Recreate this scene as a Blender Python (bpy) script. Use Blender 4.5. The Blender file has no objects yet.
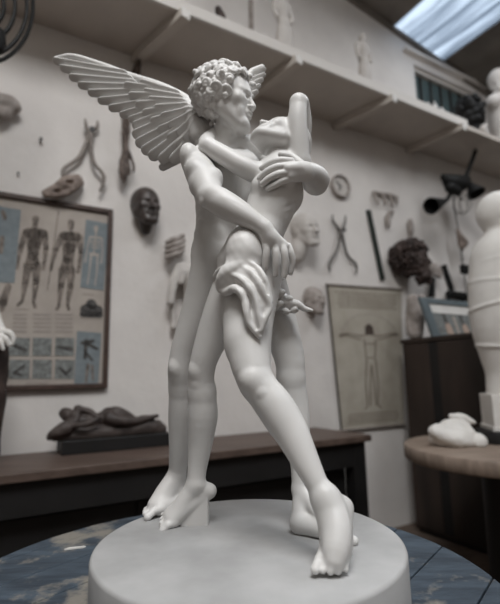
import bpy, math, random
import numpy as np
import openvdb
from mathutils import Vector, Matrix
random.seed(7); rng = np.random.default_rng(7)
SC = bpy.context.scene; COL = SC.collection
V = lambda *a: np.array(a, float)
def unit(v):
    v = np.asarray(v, float); return v / np.linalg.norm(v)
# ------------------------------------------------------------------ camera
F = 450.; PITCH = math.radians(9.6); ROLL = math.radians(1.2); CAM = V(0, 0, 1.08)
fw = V(0, math.cos(PITCH), math.sin(PITCH)); u0 = V(0, -math.sin(PITCH), math.cos(PITCH)); r0 = V(1, 0, 0)
rt = math.cos(ROLL) * r0 - math.sin(ROLL) * u0; up = math.cos(ROLL) * u0 + math.sin(ROLL) * r0
def ray(x, y): return fw + rt * ((x - 250) / F) + up * ((302 - y) / F)
def atz(x, y, z):
    q = ray(x, y); return CAM + q * ((z - CAM[2]) / q[2])
def aty(x, y, Y):
    q = ray(x, y); return CAM + q * (Y / q[1])
def mpp(p): return float((p - CAM) @ fw) / F          # metres per photo pixel at a point
P0 = V(-.385, 2.66, 0); WD = unit(V(.866, .5, 0)); WN = unit(V(.5, -.866, 0)); UZ = V(0, 0, 1)
def onw(x, y, off=0.):                                  # a point at distance off from the back wall
    q = ray(x, y); return CAM + q * (((P0 + WN * off - CAM) @ WN) / (q @ WN))
def onface(x, y, s):                                    # a point on a plane across the back wall at s
    q = ray(x, y); return CAM + q * (((P0 + WD * s - CAM) @ WD) / (q @ WD))
def wp(s, d, z): return P0 + WD * s + WN * d + UZ * z
def toS(p): return float((p - P0) @ WD)
def toD(p): return float((p - P0) @ WN)

cam_d = bpy.data.cameras.new('camera'); cam = bpy.data.objects.new('camera', cam_d); COL.objects.link(cam)
cam.matrix_world = Matrix((( rt[0], up[0], -fw[0], CAM[0]), (rt[1], up[1], -fw[1], CAM[1]), (rt[2], up[2], -fw[2], CAM[2]), (0, 0, 0, 1)))
cam_d.sensor_fit = 'HORIZONTAL'; cam_d.sensor_width = 36; cam_d.lens = F / 500 * 36
cam_d.clip_start = .02; cam_d.dof.use_dof = True; cam_d.dof.focus_distance = .80; cam_d.dof.aperture_fstop = 3.4
SC.camera = cam
# ------------------------------------------------------------------ materials
def mat(name, col, rough=.6, var=0., scale=8., col2=None, bump=0., bscale=40., metal=0., detail=4., stretch=None, spec=.4, lo=.35, hi=.65):
    m = bpy.data.materials.new(name); m.use_nodes = True; nt = m.node_tree; b = nt.nodes['Principled BSDF']
    b.inputs['Roughness'].default_value = rough; b.inputs['Metallic'].default_value = metal
    b.inputs['Specular IOR Level'].default_value = spec
    c = (*col, 1)
    tc = nt.nodes.new('ShaderNodeTexCoord'); mp = nt.nodes.new('ShaderNodeMapping'); nt.links.new(tc.outputs['Object'], mp.inputs[0])
    if stretch: mp.inputs['Scale'].default_value = stretch
    if col2 is None and var: col2 = tuple(max(0, x * (1 - var)) for x in col)
    if col2 is not None:
        n = nt.nodes.new('ShaderNodeTexNoise'); n.inputs['Scale'].default_value = scale; n.inputs['Detail'].default_value = detail
        r = nt.nodes.new('ShaderNodeValToRGB'); r.color_ramp.elements[0].position = lo; r.color_ramp.elements[1].position = hi
        r.color_ramp.elements[0].color = (*col2, 1); r.color_ramp.elements[1].color = c
        nt.links.new(mp.outputs[0], n.inputs['Vector']); nt.links.new(n.outputs['Fac'], r.inputs[0]); nt.links.new(r.outputs[0], b.inputs['Base Color'])
    else: b.inputs['Base Color'].default_value = c
    if bump:
        n2 = nt.nodes.new('ShaderNodeTexNoise'); n2.inputs['Scale'].default_value = bscale; n2.inputs['Detail'].default_value = 5
        bp = nt.nodes.new('ShaderNodeBump'); bp.inputs['Strength'].default_value = bump; bp.inputs['Distance'].default_value = .01
        nt.links.new(mp.outputs[0], n2.inputs['Vector']); nt.links.new(n2.outputs['Fac'], bp.inputs['Height']); nt.links.new(bp.outputs[0], b.inputs['Normal'])
    return m
MARBLE = mat('carved_marble', (.71, .70, .685), .45, col2=(.62, .612, .60), scale=9, bump=.03, bscale=60)
PLINTH = mat('plinth_marble', (.44, .44, .44), .65, col2=(.31, .31, .31), scale=7, bump=.06, bscale=50)
WALLM = mat('wall_plaster', (.75, .715, .685), .9, col2=(.67, .635, .61), scale=3, bump=.35, bscale=14)
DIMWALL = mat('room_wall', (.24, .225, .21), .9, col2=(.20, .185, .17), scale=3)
SHELFM = mat('shelf_paint', (.56, .51, .46), .8, col2=(.51, .465, .42), scale=5)
LIPM = mat('shelf_white_paint', (.62, .59, .56), .7)
CEILM = mat('roof_sheet', (.20, .18, .16), .85, col2=(.14, .125, .11), scale=4)
FLOORM = mat('floor_boards', (.16, .12, .095), .8, col2=(.10, .075, .06), scale=6, stretch=(1, 8, 1))
DARKW = mat('dark_wood', (.045, .030, .024), .6, col2=(.020, .014, .011), scale=5, stretch=(1, 1, .25), bump=.1)
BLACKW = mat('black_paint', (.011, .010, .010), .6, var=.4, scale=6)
TOPW = mat('worn_table_wood', (.125, .088, .072), .5, col2=(.075, .052, .042), scale=5, stretch=(.4, 5, 5), bump=.08)
FRAMEW = mat('frame_wood', (.075, .047, .038), .5, var=.35, scale=20)
PAPER = mat('chart_paper', (.42, .375, .335), .8, col2=(.37, .33, .295), scale=12)
PBLUE = mat('chart_blue', (.21, .24, .255), .8, col2=(.17, .20, .215), scale=30)
PGREY = mat('chart_grey', (.24, .255, .25), .8, col2=(.13, .135, .13), scale=60)
PTEXT = mat('chart_text', (.35, .31, .28), .8, col2=(.27, .24, .22), scale=200)
PMUSC = mat('chart_muscle', (.27, .23, .20), .8, col2=(.10, .085, .075), scale=75, stretch=(1, 1, .35))
PDARK = mat('chart_dark', (.045, .042, .042), .8, col2=(.10, .095, .09), scale=60)
PARCH = mat('parchment', (.45, .415, .355), .8, col2=(.37, .335, .28), scale=7)
PINK = mat('parchment_ink', (.17, .14, .11), .8)
PINKD = mat('parchment_dark_ink', (.075, .055, .045), .8)
PLASTER = mat('plaster_cast', (.58, .55, .52), .8, col2=(.50, .47, .445), scale=20, bump=.1)
PLASTERG = mat('grey_plaster_cast', (.40, .36, .335), .85, col2=(.28, .245, .225), scale=25, bump=.15)
WHITEP = mat('white_plaster', (.74, .72, .69), .75, var=.08, scale=10, bump=.05)
BRONZE = mat('dark_bronze', (.075, .058, .052), .42, col2=(.035, .028, .025), scale=20, spec=.5)
CLAY = mat('dark_clay', (.075, .058, .052), .55, col2=(.042, .033, .03), scale=16, bump=.1)
TERRA = mat('brown_clay', (.055, .036, .030), .7, col2=(.024, .016, .014), scale=18, bump=.15)
STEEL = mat('tool_steel', (.16, .145, .135), .45, metal=.3, var=.4, scale=30)
STEELL = mat('pale_tool_wood', (.30, .265, .24), .6, col2=(.19, .165, .15), scale=30)
STEELD = mat('tool_joint', (.04, .037, .035), .5)
BLACK = mat('black_metal', (.012, .012, .012), .6, spec=.2)
FLAY = mat('flayed_cast', (.15, .115, .098), .7, col2=(.06, .045, .038), scale=40, bump=.2)
GREENB = mat('dark_green_paint', (.02, .026, .022), .5)
TEAL = mat('window_glass', (.10, .14, .145), .2, col2=(.06, .085, .09), scale=12, stretch=(6, 6, .3))
BLUEF = mat('blue_frame_paint', (.13, .16, .175), .6, var=.2, scale=15)
TAN = mat('skin_tone_print', (.45, .34, .28), .7)
BONE = mat('bone', (.33, .27, .235), .7, col2=(.16, .125, .108), scale=35, bump=.2)
WOODT = mat('round_top_wood', (.30, .235, .19), .6, col2=(.19, .145, .115), scale=7, stretch=(.8, 5, 1), bump=.1)
# blue planks with worn pale patches
def blue_planks():
    m = mat('blue_worn_planks', (.062, .085, .112), .6, col2=(.03, .042, .058), scale=9, bump=.15, bscale=30, stretch=(1, 4, 1))
    nt = m.node_tree; b = nt.nodes['Principled BSDF']; src = b.inputs['Base Color'].links[0].from_socket
    tc = [n for n in nt.nodes if n.type == 'TEX_COORD'][0]
    n = nt.nodes.new('ShaderNodeTexNoise'); n.inputs['Scale'].default_value = 6; n.inputs['Detail'].default_value = 10; n.inputs['Roughness'].default_value = .66
    nt.links.new(tc.outputs['Object'], n.inputs['Vector'])
    r = nt.nodes.new('ShaderNodeValToRGB'); r.color_ramp.elements[0].position = .535; r.color_ramp.elements[1].position = .62
    nt.links.new(n.outputs['Fac'], r.inputs[0])
    mx = nt.nodes.new('ShaderNodeMix'); mx.data_type = 'RGBA'; mx.inputs[7].default_value = (.22, .205, .18, 1)
    nt.links.new(r.outputs[0], mx.inputs[0]); nt.links.new(src, mx.inputs[6]); nt.links.new(mx.outputs[2], b.inputs['Base Color'])
    return m
BLUEP = blue_planks()
def skylight_mat():
    m = bpy.data.materials.new('skylight_sheet'); m.use_nodes = True; nt = m.node_tree; nt.nodes.clear()
    o = nt.nodes.new('ShaderNodeOutputMaterial'); a = nt.nodes.new('ShaderNodeBsdfTransparent'); t = nt.nodes.new('ShaderNodeBsdfTranslucent'); mx = nt.nodes.new('ShaderNodeMixShader')
    tc = nt.nodes.new('ShaderNodeTexCoord'); n = nt.nodes.new('ShaderNodeTexNoise'); n.inputs['Scale'].default_value = 1.6; n.inputs['Detail'].default_value = 5
    mp = nt.nodes.new('ShaderNodeMapping'); mp.vector_type = 'TEXTURE'; mp.inputs['Rotation'].default_value = (0, 0, math.radians(30)); mp.inputs['Scale'].default_value = (1 / 7, 1 / .55, 1)
    r = nt.nodes.new('ShaderNodeValToRGB'); r.color_ramp.elements[0].position = .35; r.color_ramp.elements[1].position = .62
    r.color_ramp.elements[0].color = (.30, .33, .36, 1); r.color_ramp.elements[1].color = (.95, .98, 1, 1)
    nt.links.new(tc.outputs['Object'], mp.inputs[0]); nt.links.new(mp.outputs[0], n.inputs['Vector']); nt.links.new(n.outputs['Fac'], r.inputs[0])
    nt.links.new(r.outputs[0], a.inputs[0]); t.inputs[0].default_value = (.6, .66, .72, 1); mx.inputs[0].default_value = .25
    nt.links.new(a.outputs[0], mx.inputs[1]); nt.links.new(t.outputs[0], mx.inputs[2]); nt.links.new(mx.outputs[0], o.inputs[0])
    return m
SKYL = skylight_mat()
# ------------------------------------------------------------------ objects
def tag(o, label, cat, group=None):
    o['label'] = label; o['category'] = cat
    if group: o['group'] = group
    return o
def thing(name, label, cat, loc, group=None):
    o = bpy.data.objects.new(name, None); COL.objects.link(o); o.location = loc; o.empty_display_size = .05
    return tag(o, label, cat, group)
def link(name, me, m, parent=None, origin=None, structure=False):
    me.materials.append(m); o = bpy.data.objects.new(name, me); COL.objects.link(o)
    if parent is not None:
        o.parent = parent
        w = V(0, 0, 0); q = parent
        while q is not None: w = w + V(*q.location); q = q.parent
        me.transform(Matrix.Translation(Vector(-w)))
    elif origin is not None:
        me.transform(Matrix.Translation(Vector(-np.asarray(origin)))); o.location = origin
    elif not structure and len(me.vertices):
        co = np.empty(len(me.vertices) * 3); me.vertices.foreach_get('co', co); co = co.reshape(-1, 3)
        c = (co.min(0) + co.max(0)) / 2; me.transform(Matrix.Translation(Vector(-c))); o.location = c
    if structure: o['kind'] = 'structure'
    return o
def mesh_from(vs, fs, smooth=False):
    me = bpy.data.meshes.new('m'); me.from_pydata([tuple(map(float, v)) for v in vs], [], fs); me.update()
    if smooth: me.shade_smooth()
    return me
class MB:
    """collects simple shapes into one mesh"""
    def __init__(s): s.v = []; s.f = []
    def add(s, vs, fs):
        n = len(s.v); s.v += [tuple(map(float, v)) for v in vs]; s.f += [tuple(i + n for i in f) for f in fs]
    def hexa(s, p):   # 8 corners: bottom 4 ccw, top 4 ccw
        s.add(p, [(3, 2, 1, 0), (4, 5, 6, 7), (0, 1, 5, 4), (1, 2, 6, 5), (2, 3, 7, 6), (3, 0, 4, 7)])
    def wbox(s, s0, s1, d0, d1, z0, z1):   # box aligned with the back wall
        s.hexa([wp(s0, d1, z0), wp(s1, d1, z0), wp(s1, d0, z0), wp(s0, d0, z0), wp(s0, d1, z1), wp(s1, d1, z1), wp(s1, d0, z1), wp(s0, d0, z1)])
    def bar(s, a, b, w, h, side):
        a, b = np.asarray(a), np.asarray(b); t = unit(b - a); sd = unit(np.asarray(side, float) - t * (t @ side)); o = np.cross(sd, t)
        c = [(-w, -h), (w, -h), (w, h), (-w, h)]
        s.hexa([a + sd * x / 2 + o * y / 2 for x, y in c] + [b + sd * x / 2 + o * y / 2 for x, y in c])
    def tube(s, pts, rad, n=10, cap=True):
        pts = [np.asarray(p, float) for p in pts]
        if not hasattr(rad, '__len__'): rad = [rad] * len(pts)
        base = len(s.v); ref = None
        for i, p in enumerate(pts):
            t = unit(pts[min(i + 1, len(pts) - 1)] - pts[max(i - 1, 0)])
            if ref is None: ref = unit(np.cross(t, V(.31, .87, .38)))
            ref = unit(ref - t * (t @ ref)); b = np.cross(t, ref)
            s.v += [tuple(p + rad[i] * (math.cos(k * 2 * math.pi / n) * ref + math.sin(k * 2 * math.pi / n) * b)) for k in range(n)]
        for i in range(len(pts) - 1):
            for k in range(n):
                s.f.append((base + i * n + k, base + i * n + (k + 1) % n, base + (i + 1) * n + (k + 1) % n, base + (i + 1) * n + k))
        if cap: s.f.append(tuple(base + k for k in reversed(range(n)))); s.f.append(tuple(base + (len(pts) - 1) * n + k for k in range(n)))
    def lathe(s, c, prof, n=64, axis=UZ):   # prof: (radius, height)
        axis = unit(axis); a = unit(np.cross(axis, V(.2, .9, .1) if abs(axis[2]) > .9 else UZ)); b = np.cross(axis, a); base = len(s.v)
        for r, h in prof:
            s.v += [tuple(c + axis * h + r * (math.cos(2 * math.pi * k / n) * a + math.sin(2 * math.pi * k / n) * b)) for k in range(n)]
        for i in range(len(prof) - 1):
            for k in range(n): s.f.append((base + i * n + k, base + i * n + (k + 1) % n, base + (i + 1) * n + (k + 1) % n, base + (i + 1) * n + k))
        s.f.append(tuple(base + k for k in reversed(range(n)))); s.f.append(tuple(base + (len(prof) - 1) * n + k for k in range(n)))
    def prism(s, pts, off):   # flat outline with thickness
        pts = [np.asarray(p, float) for p in pts]; n = len(pts); off = np.asarray(off)
        s.add(pts + [p + off for p in pts], [tuple(reversed(range(n))), tuple(range(n, 2 * n))] + [(i, (i + 1) % n, n + (i + 1) % n, n + i) for i in range(n)])
    def build(s, name, m, parent=None, smooth=False, structure=False, bevel=0, origin=None):
        me = mesh_from(s.v, s.f, smooth)
        o = link(name, me, m, parent, structure=structure, origin=origin)
        if bevel:
            md = o.modifiers.new('bevel', 'BEVEL'); md.width = bevel; md.segments = 2; md.limit_method = 'ANGLE'; md.angle_limit = math.radians(40)
        if smooth and not bevel: me.set_sharp_from_angle(angle=math.radians(45))
        return o
# ------------------------------------------------------------------ sculpting with a signed distance grid
def rotm(z, y):   # columns x,y,z of a frame with given z axis and approx y
    z = unit(z); x = unit(np.cross(y, z)); return np.stack([x, np.cross(z, x), z], 1)
class Sculpt:
    def __init__(s, vox, k=.004): s.ops = []; s.vox = vox; s.k = k
    def cone(s, a, b, ra, rb, k=None): s.ops.append(('c', np.asarray(a, float), np.asarray(b, float), ra, rb, k)); return s
    def ball(s, a, r, k=None): return s.ell(a, (r, r, r), None, k)
    def ell(s, c, r, R=None, k=None, sub=False): s.ops.append(('e', np.asarray(c, float), np.asarray(r, float), R, k, sub)); return s
    def torus(s, c, R1, r2, axis, k=None): s.ops.append(('t', np.asarray(c, float), R1, r2, unit(axis), k)); return s
    def flat(s, a, b, ra, rb, n, fl, k=None): s.ops.append(('f', np.asarray(a, float), np.asarray(b, float), ra, rb, unit(n), fl, k)); return s
    def box(s, c, h, R=None, rnd=.002, k=None, sub=False): s.ops.append(('b', np.asarray(c, float), np.asarray(h, float), R, rnd, k, sub)); return s
    def groove(s, a, b, r, k=None): s.ops.append(('g', np.asarray(a, float), np.asarray(b, float), r, r, k)); return s
    def chain(s, pts, k=None, sub=4):      # [(world point, radius)]: one smoothly tapering limb
        if len(pts) == 2 or sub < 2: q = pts
        else:
            A = [np.append(p, r) for p, r in pts]; A = [2 * A[0] - A[1]] + A + [2 * A[-1] - A[-2]]; q = []
            for i in range(1, len(A) - 2):
                p0, p1, p2, p3 = A[i - 1:i + 3]; d1, d2, d0 = (math.sqrt(max(np.linalg.norm((y - x)[:3]), 1e-6)) for x, y in ((p1, p2), (p2, p3), (p0, p1)))
                m1 = (p1 - p0) / d0 ** 2 - (p2 - p0) / (d0 ** 2 + d1 ** 2) + (p2 - p1) / d1 ** 2; m2 = (p2 - p1) / d1 ** 2 - (p3 - p1) / (d1 ** 2 + d2 ** 2) + (p3 - p2) / d2 ** 2
                m1 *= d1 ** 2 * .85; m2 *= d1 ** 2 * .85
                for j in range(sub):
                    t = j / sub; q.append((2 * t**3 - 3 * t * t + 1) * p1 + (t**3 - 2 * t * t + t) * m1 + (-2 * t**3 + 3 * t * t) * p2 + (t**3 - t * t) * m2)
            q.append(A[-2]); q = [(x[:3], max(float(x[3]), 3e-4)) for x in q]
        s.ops.append(('h', q, k)); return s
    @staticmethod
    def rc(P, a, b, ra, rb):
        ba = b - a; l2 = max(float(ba @ ba), 1e-12); rr = ra - rb; a2 = l2 - rr * rr
        if a2 <= 0: return np.minimum(np.linalg.norm(P - a, axis=-1) - ra, np.linalg.norm(P - b, axis=-1) - rb)
        il2 = 1 / l2; pa = P - a; y = pa @ ba; z = y - l2
        q = pa * l2 - y[..., None] * ba; x2 = np.einsum('...i,...i', q, q); y2 = y * y * l2; z2 = z * z * l2
        kk = math.copysign(1, rr) * rr * rr * x2 if rr else 0 * x2
        d = (np.sqrt(x2 * a2 * il2) + y * rr) * il2 - ra
        m1 = np.sign(z) * a2 * z2 > kk; m2 = np.sign(y) * a2 * y2 < kk
        d = np.where(m2, np.sqrt(x2 + y2) * il2 - ra, d); d = np.where(m1, np.sqrt(x2 + z2) * il2 - rb, d)
        return d
    def bounds(s, o):
        t = o[0]
        if t in 'cgf':
            a, b, ra, rb = o[1:5]; m = max(ra, rb); return np.minimum(a, b) - m, np.maximum(a, b) + m
        if t == 'h': return np.min([p - r for p, r in o[1]], 0), np.max([p + r for p, r in o[1]], 0)
        if t == 'e': m = max(o[2]); return o[1] - m, o[1] + m
        if t == 't': m = o[2] + o[3]; return o[1] - m, o[1] + m
        m = np.linalg.norm(o[2]) + o[4]; return o[1] - m, o[1] + m
    def mesh(s, noise=0, nscale=30, cut=None):
        B = [s.bounds(o) for o in s.ops]; v = s.vox
        kmax = max([s.k] + [o[-1] or 0 for o in s.ops if o[0] in 'cgfth'] + [o[4] or 0 for o in s.ops if o[0] == 'e'])
        mg = kmax + 4 * v + noise * 2
        lo = np.min([b[0] for b in B], 0) - mg; hi = np.max([b[1] for b in B], 0) + mg
        n = np.ceil((hi - lo) / v).astype(int) + 1; g = np.full(n, 9., np.float32)
        for o, (b0, b1) in zip(s.ops, B):
            i0 = np.maximum(np.floor((b0 - mg - lo) / v).astype(int), 0); i1 = np.minimum(np.ceil((b1 + mg - lo) / v).astype(int) + 1, n)
            ax = [(lo[j] + v * np.arange(i0[j], i1[j])) for j in range(3)]
            P = np.stack(np.meshgrid(*ax, indexing='ij'), -1); sub = False; t = o[0]
            if t in 'cg': d = s.rc(P, *o[1:5]); k = o[5]; sub = t == 'g'
            elif t == 'h':
                k = o[2]; d = np.full(P.shape[:3], 9., np.float32)
                for (a, ra), (b_, rb) in zip(o[1], o[1][1:]):
                    j0 = np.floor((np.minimum(a, b_) - max(ra, rb) - mg - lo) / v).astype(int) - i0; j1 = np.ceil((np.maximum(a, b_) + max(ra, rb) + mg - lo) / v).astype(int) + 1 - i0
                    j0 = np.maximum(j0, 0); j1 = np.minimum(j1, i1 - i0); ss = tuple(slice(j0[q], j1[q]) for q in range(3))
                    d[ss] = np.minimum(d[ss], s.rc(P[ss], a, b_, ra, rb))
            elif t == 'f':
                a, b, ra, rb, nn, fl, k = o[1:]; m = (a + b) / 2
                h = (P - m) @ nn; d = s.rc(P + (fl - 1) * h[..., None] * nn, a + (fl - 1) * ((a - m) @ nn) * nn, b + (fl - 1) * ((b - m) @ nn) * nn, ra, rb) * .6
            elif t == 'e':
                c, r, R, k, sub = o[1:]; q = P - c
                if R is not None: q = q @ R
                k0 = np.linalg.norm(q / r, axis=-1); k1 = np.linalg.norm(q / (r * r), axis=-1); d = k0 * (k0 - 1) / np.maximum(k1, 1e-9)
            elif t == 't':
                c, R1, r2, a, k = o[1:]; q = P - c; h = q @ a; rho = np.sqrt(np.maximum((q * q).sum(-1) - h * h, 0)); d = np.sqrt((rho - R1) ** 2 + h * h) - r2
            else:
                c, hh, R, rnd, k, sub = o[1:]; q = P - c
                if R is not None: q = q @ R
                q = np.abs(q) - (hh - rnd); d = np.linalg.norm(np.maximum(q, 0), axis=-1) + np.minimum(q.max(-1), 0) - rnd
            k = s.k if k is None else k
            sl = tuple(slice(i0[j], i1[j]) for j in range(3)); G = g[sl]; d = d.astype(np.float32)
            if sub:
                d = -d; hh = np.maximum(k - np.abs(G - d), 0) / k if k > 0 else 0; g[sl] = np.maximum(G, d) + hh * hh * k * .25
            else:
                hh = np.maximum(k - np.abs(G - d), 0) / k if k > 0 else 0; g[sl] = np.minimum(G, d) - hh * hh * k * .25
        if noise:
            ax = [(lo[j] + v * np.arange(n[j])) for j in range(3)]; X, Y, Z = np.meshgrid(*ax, indexing='ij'); w = nscale
            g += (noise * (np.sin(X * w + 1.3 * np.sin(Y * w * .7)) * np.sin(Y * w * 1.1 + 1.7 * np.sin(Z * w * .8)) + .6 * np.sin(Z * w * 1.9 + X * w * 1.3) * np.sin(Y * w * 2.1 - X * w))).astype(np.float32)
        if cut is not None:
            for (c, nn) in cut:
                ax = [(lo[j] + v * np.arange(n[j])) for j in range(3)]; X, Y, Z = np.meshgrid(*ax, indexing='ij')
                g = np.maximum(g, ((X - c[0]) * nn[0] + (Y - c[1]) * nn[1] + (Z - c[2]) * nn[2]).astype(np.float32))
        g = np.clip(g, -3 * v, 3 * v)
        gr = openvdb.FloatGrid(3 * v); gr.copyFromArray(g); pts, tri, qd = gr.convertToPolygons(isovalue=0., adaptivity=0.)
        pts = np.asarray(pts) * v + lo; qd = np.asarray(qd)[:, ::-1]
        me = bpy.data.meshes.new('m'); nv, nf = len(pts), len(qd)
        me.vertices.add(nv); me.vertices.foreach_set('co', pts.astype(np.float32).ravel())
        me.loops.add(nf * 4); me.loops.foreach_set('vertex_index', qd.astype(np.int32).ravel())
        me.polygons.add(nf); me.polygons.foreach_set('loop_start', np.arange(0, nf * 4, 4, dtype=np.int32))
        me.update(calc_edges=True); me.validate(); me.shade_smooth()
        return me
    def build(s, name, m, parent=None, noise=0, nscale=30, cut=None, origin=None):
        return link(name, s.mesh(noise, nscale, cut), m, parent, origin=origin)
def head(sc, c, fwd, upv, H, k=.05, ears=(1, 1), eyes=True, nose=1., width=1.):
    """adds a human head: c centre, H chin to crown"""
    f_ = unit(fwd); u_ = unit(np.asarray(upv) - f_ * (f_ @ upv)); r_ = np.cross(f_, u_); R = np.stack([r_, f_, u_], 1); L = lambda x, y, z: c + R @ (V(x * width, y, z) * H)
    K = k * H
    sc.ell(L(0, -.07, .12), V(.315 * width, .40, .37) * H, R, K)
    sc.ell(L(0, .10, .06), V(.27 * width, .27, .33) * H, R, K * 2)
    sc.cone(L(0, .10, -.08), L(0, .21, -.34), .235 * H, .125 * H, K * 2)
    sc.ell(L(0, .285, -.41), V(.10, .075, .07) * H, R, K * 1.6)
    for x in (-1, 1):
        sc.cone(L(x * .215, .0, -.19), L(x * .09, .25, -.385), .10 * H, .09 * H, K * 2)
        sc.ell(L(x * .165, .235, -.06), V(.10, .08, .085) * H, R, K * 1.6)
        sc.cone(L(x * .05, .335, .085), L(x * .19, .27, .085), .042 * H, .03 * H, K)
        if eyes:
            sc.ell(L(x * .125, .37, .015), V(.080, .065, .042) * H, R, K * .7, sub=True)
            sc.ell(L(x * .125, .275, .01), V(.062, .06, .048) * H, R, .012 * H)
    for x in (-1, 1): sc.ell(L(x * .12, .255, -.22), V(.10, .07, .13) * H, R, K)
    sc.cone(L(0, .335, .07), L(0, .335 + .095 * nose, -.115), .03 * H, .045 * H, K * .6)
    for x in (-1, 1): sc.ell(L(x * .055, .335 + .05 * nose, -.135), V(.04, .045, .03) * H, R, .02 * H)
    sc.ell(L(0, .335, -.225), V(.10, .05, .075) * H, R, K)
    sc.ell(L(0, .372, -.215), V(.08, .036, .022) * H, R, .014 * H)
    sc.ell(L(0, .362, -.27), V(.065, .036, .024) * H, R, .014 * H)
    sc.ell(L(0, .415, -.243), V(.085, .045, .006) * H, R, .014 * H, sub=True)
    for x, e in ((-1, ears[0]), (1, ears[1])):
        if e: sc.ell(L(x * .315, -.03, -.03), V(.035, .085, .13) * H, R, .02 * H)
    return L, R
# ================================================================== the marble group on its round plinth
def S(x, y, dy=0.): return aty(x, y, .80 + dy)
def SR(x, y, dy, r): p = S(x, y, dy); return p, r * mpp(p)
def limb(sc, pts, k=None):
    sc.chain([SR(*p) for p in pts], k)
def lump(sc, x, y, dy, rx, ry, rz, k=None, ang=0, sub=False):   # ellipsoid facing the camera; rx, ry in photo px, rz depth px; ang turns it in view
    p = S(x, y, dy); m = mpp(p); n = unit(CAM - p); a = math.radians(ang)
    R0 = np.stack([rt, up, -fw], 1); ca, sa = math.cos(a), math.sin(a)
    R = np.stack([R0[:, 0] * ca + R0[:, 1] * sa, -R0[:, 0] * sa + R0[:, 1] * ca, R0[:, 2]], 1)
    sc.ell(p, V(rx, ry, rz) * m, R, k, sub)
def foot(sc, ankle, heel, ball, tip, wide, ra, rh, rb, rtoe, big, upv=UZ, k=.006):
    """ankle, heel, ball, tip: points; wide: half width of the toe row; big: +1 or -1, the side of the big toe"""
    ax = unit(tip - ball); side = unit(np.cross(ax, upv)) * big
    sc.cone(ankle, heel, ra, rh, k); sc.cone(ankle, ball + side * wide * .35, ra * .95, rb, k * 1.5); sc.cone(ankle, ball - side * wide * .45, ra * .8, rb * .85, k * 1.5)
    sc.cone(heel, ball - side * wide * .4, rh * .9, rb * .9, k * 1.5); sc.cone(heel, ball + side * wide * .4, rh * .85, rb, k * 1.5)
    ln = np.linalg.norm(tip - ball)
    for i in range(5):
        f = i / 4; w = wide * (1 - 2 * f); r = rtoe * (1.3 if i == 0 else 1 - .1 * i)
        b = ball + side * w * .8; e = ball + side * w + ax * ln * (1 - .42 * f * f - (.04 if i == 1 else 0))
        m = (b * .45 + e * .55) + unit(upv) * r * .5
        sc.cone(b, m, r * 1.05, r * .95, .003); sc.cone(m, e, r * .9, r * .95, .0015)
ZT = .821; PC = V(-.010, .792, ZT); PR = .247
statue = thing('marble_sculpture', 'large white marble group of a winged man embracing a woman, on a round plinth', 'sculpture', (PC[0], PC[1], .716))
b = MB(); b.lathe(V(PC[0], PC[1], .716), [(PR - .004, 0), (PR - .001, .003), (PR, .008), (PR, .099), (PR - .0015, .103), (PR - .005, .105)], 128)
b.build('plinth', PLINTH, statue, smooth=True)
# ---------------------------------------------------------------- winged man
A = Sculpt(.0015, .008)
limb(A, [(236, 262, .075, 25), (219, 250, .08, 24), (216, 225, .075, 20), (221, 200, .07, 24), (226, 175, .06, 25)], .012)
limb(A, [(245, 225, .08, 22), (246, 190, .08, 24), (240, 172, .07, 22)], .012)
limb(A, [(199, 160, .035, 13), (214, 154, .065, 15), (250, 148, .085, 12)], .010)
limb(A, [(222, 160, .07, 15), (224, 140, .06, 12.5), (230, 118, .05, 12.5)], .008)
lump(A, 206, 146, .075, 13, 9, 10, .010, -30)
lump(A, 206, 190, .07, 13, 22, 12, .010, 8)                        # flank below the shoulder blade
lump(A, 203, 208, .07, 7, 9, 9, .006); lump(A, 209, 219, .055, 6, 8, 7, .006)
lump(A, 206, 256, .09, 15, 21, 18, .008, 8)                        # buttock
lump(A, 207, 236, .065, 12, 9, 14, .008, -15)                      # hip crest
# near arm
limb(A, [(194, 160, .02, 13.5), (203, 178, -.005, 16), (210, 195, -.034, 13)], .006)
lump(A, 190, 158, .008, 10, 15, 12, .004, 12); lump(A, 201, 184, -.016, 10, 13, 10, .009, -30)
lump(A, 213, 181, -.014, 9.5, 13, 11, .008, -20)
limb(A, [(211, 197, -.038, 12.5), (224, 204, -.05, 13.8), (240, 213, -.058, 12.2), (255, 222, -.062, 9.3), (264, 228, -.062, 8.3)], .006)
lump(A, 219, 197, -.05, 15, 9.5, 10, .005, -28); lump(A, 226, 211, -.05, 15, 8, 9, .005, -28)
A.groove(S(216, 206, -.085), S(250, 220, -.085), .0028, .006)
lump(A, 204, 201, -.045, 5, 6, 5, .003)
lump(A, 196, 170, -.012, 11, 9, 11, .008, -60); lump(A, 231, 205, -.060, 16, 4.5, 7, .006, -32)
A.groove(S(226, 196, -.082), S(254, 212, -.084), .0022, .005)
lump(A, 205, 213, .052, 6, 4, 6, .003, -25); lump(A, 204, 222, .052, 6, 4, 6, .003, -25); lump(A, 221, 236, .044, 9, 13, 7, .005, 20); lump(A, 203, 234, .062, 8, 8, 9, .004, -20)
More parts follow.
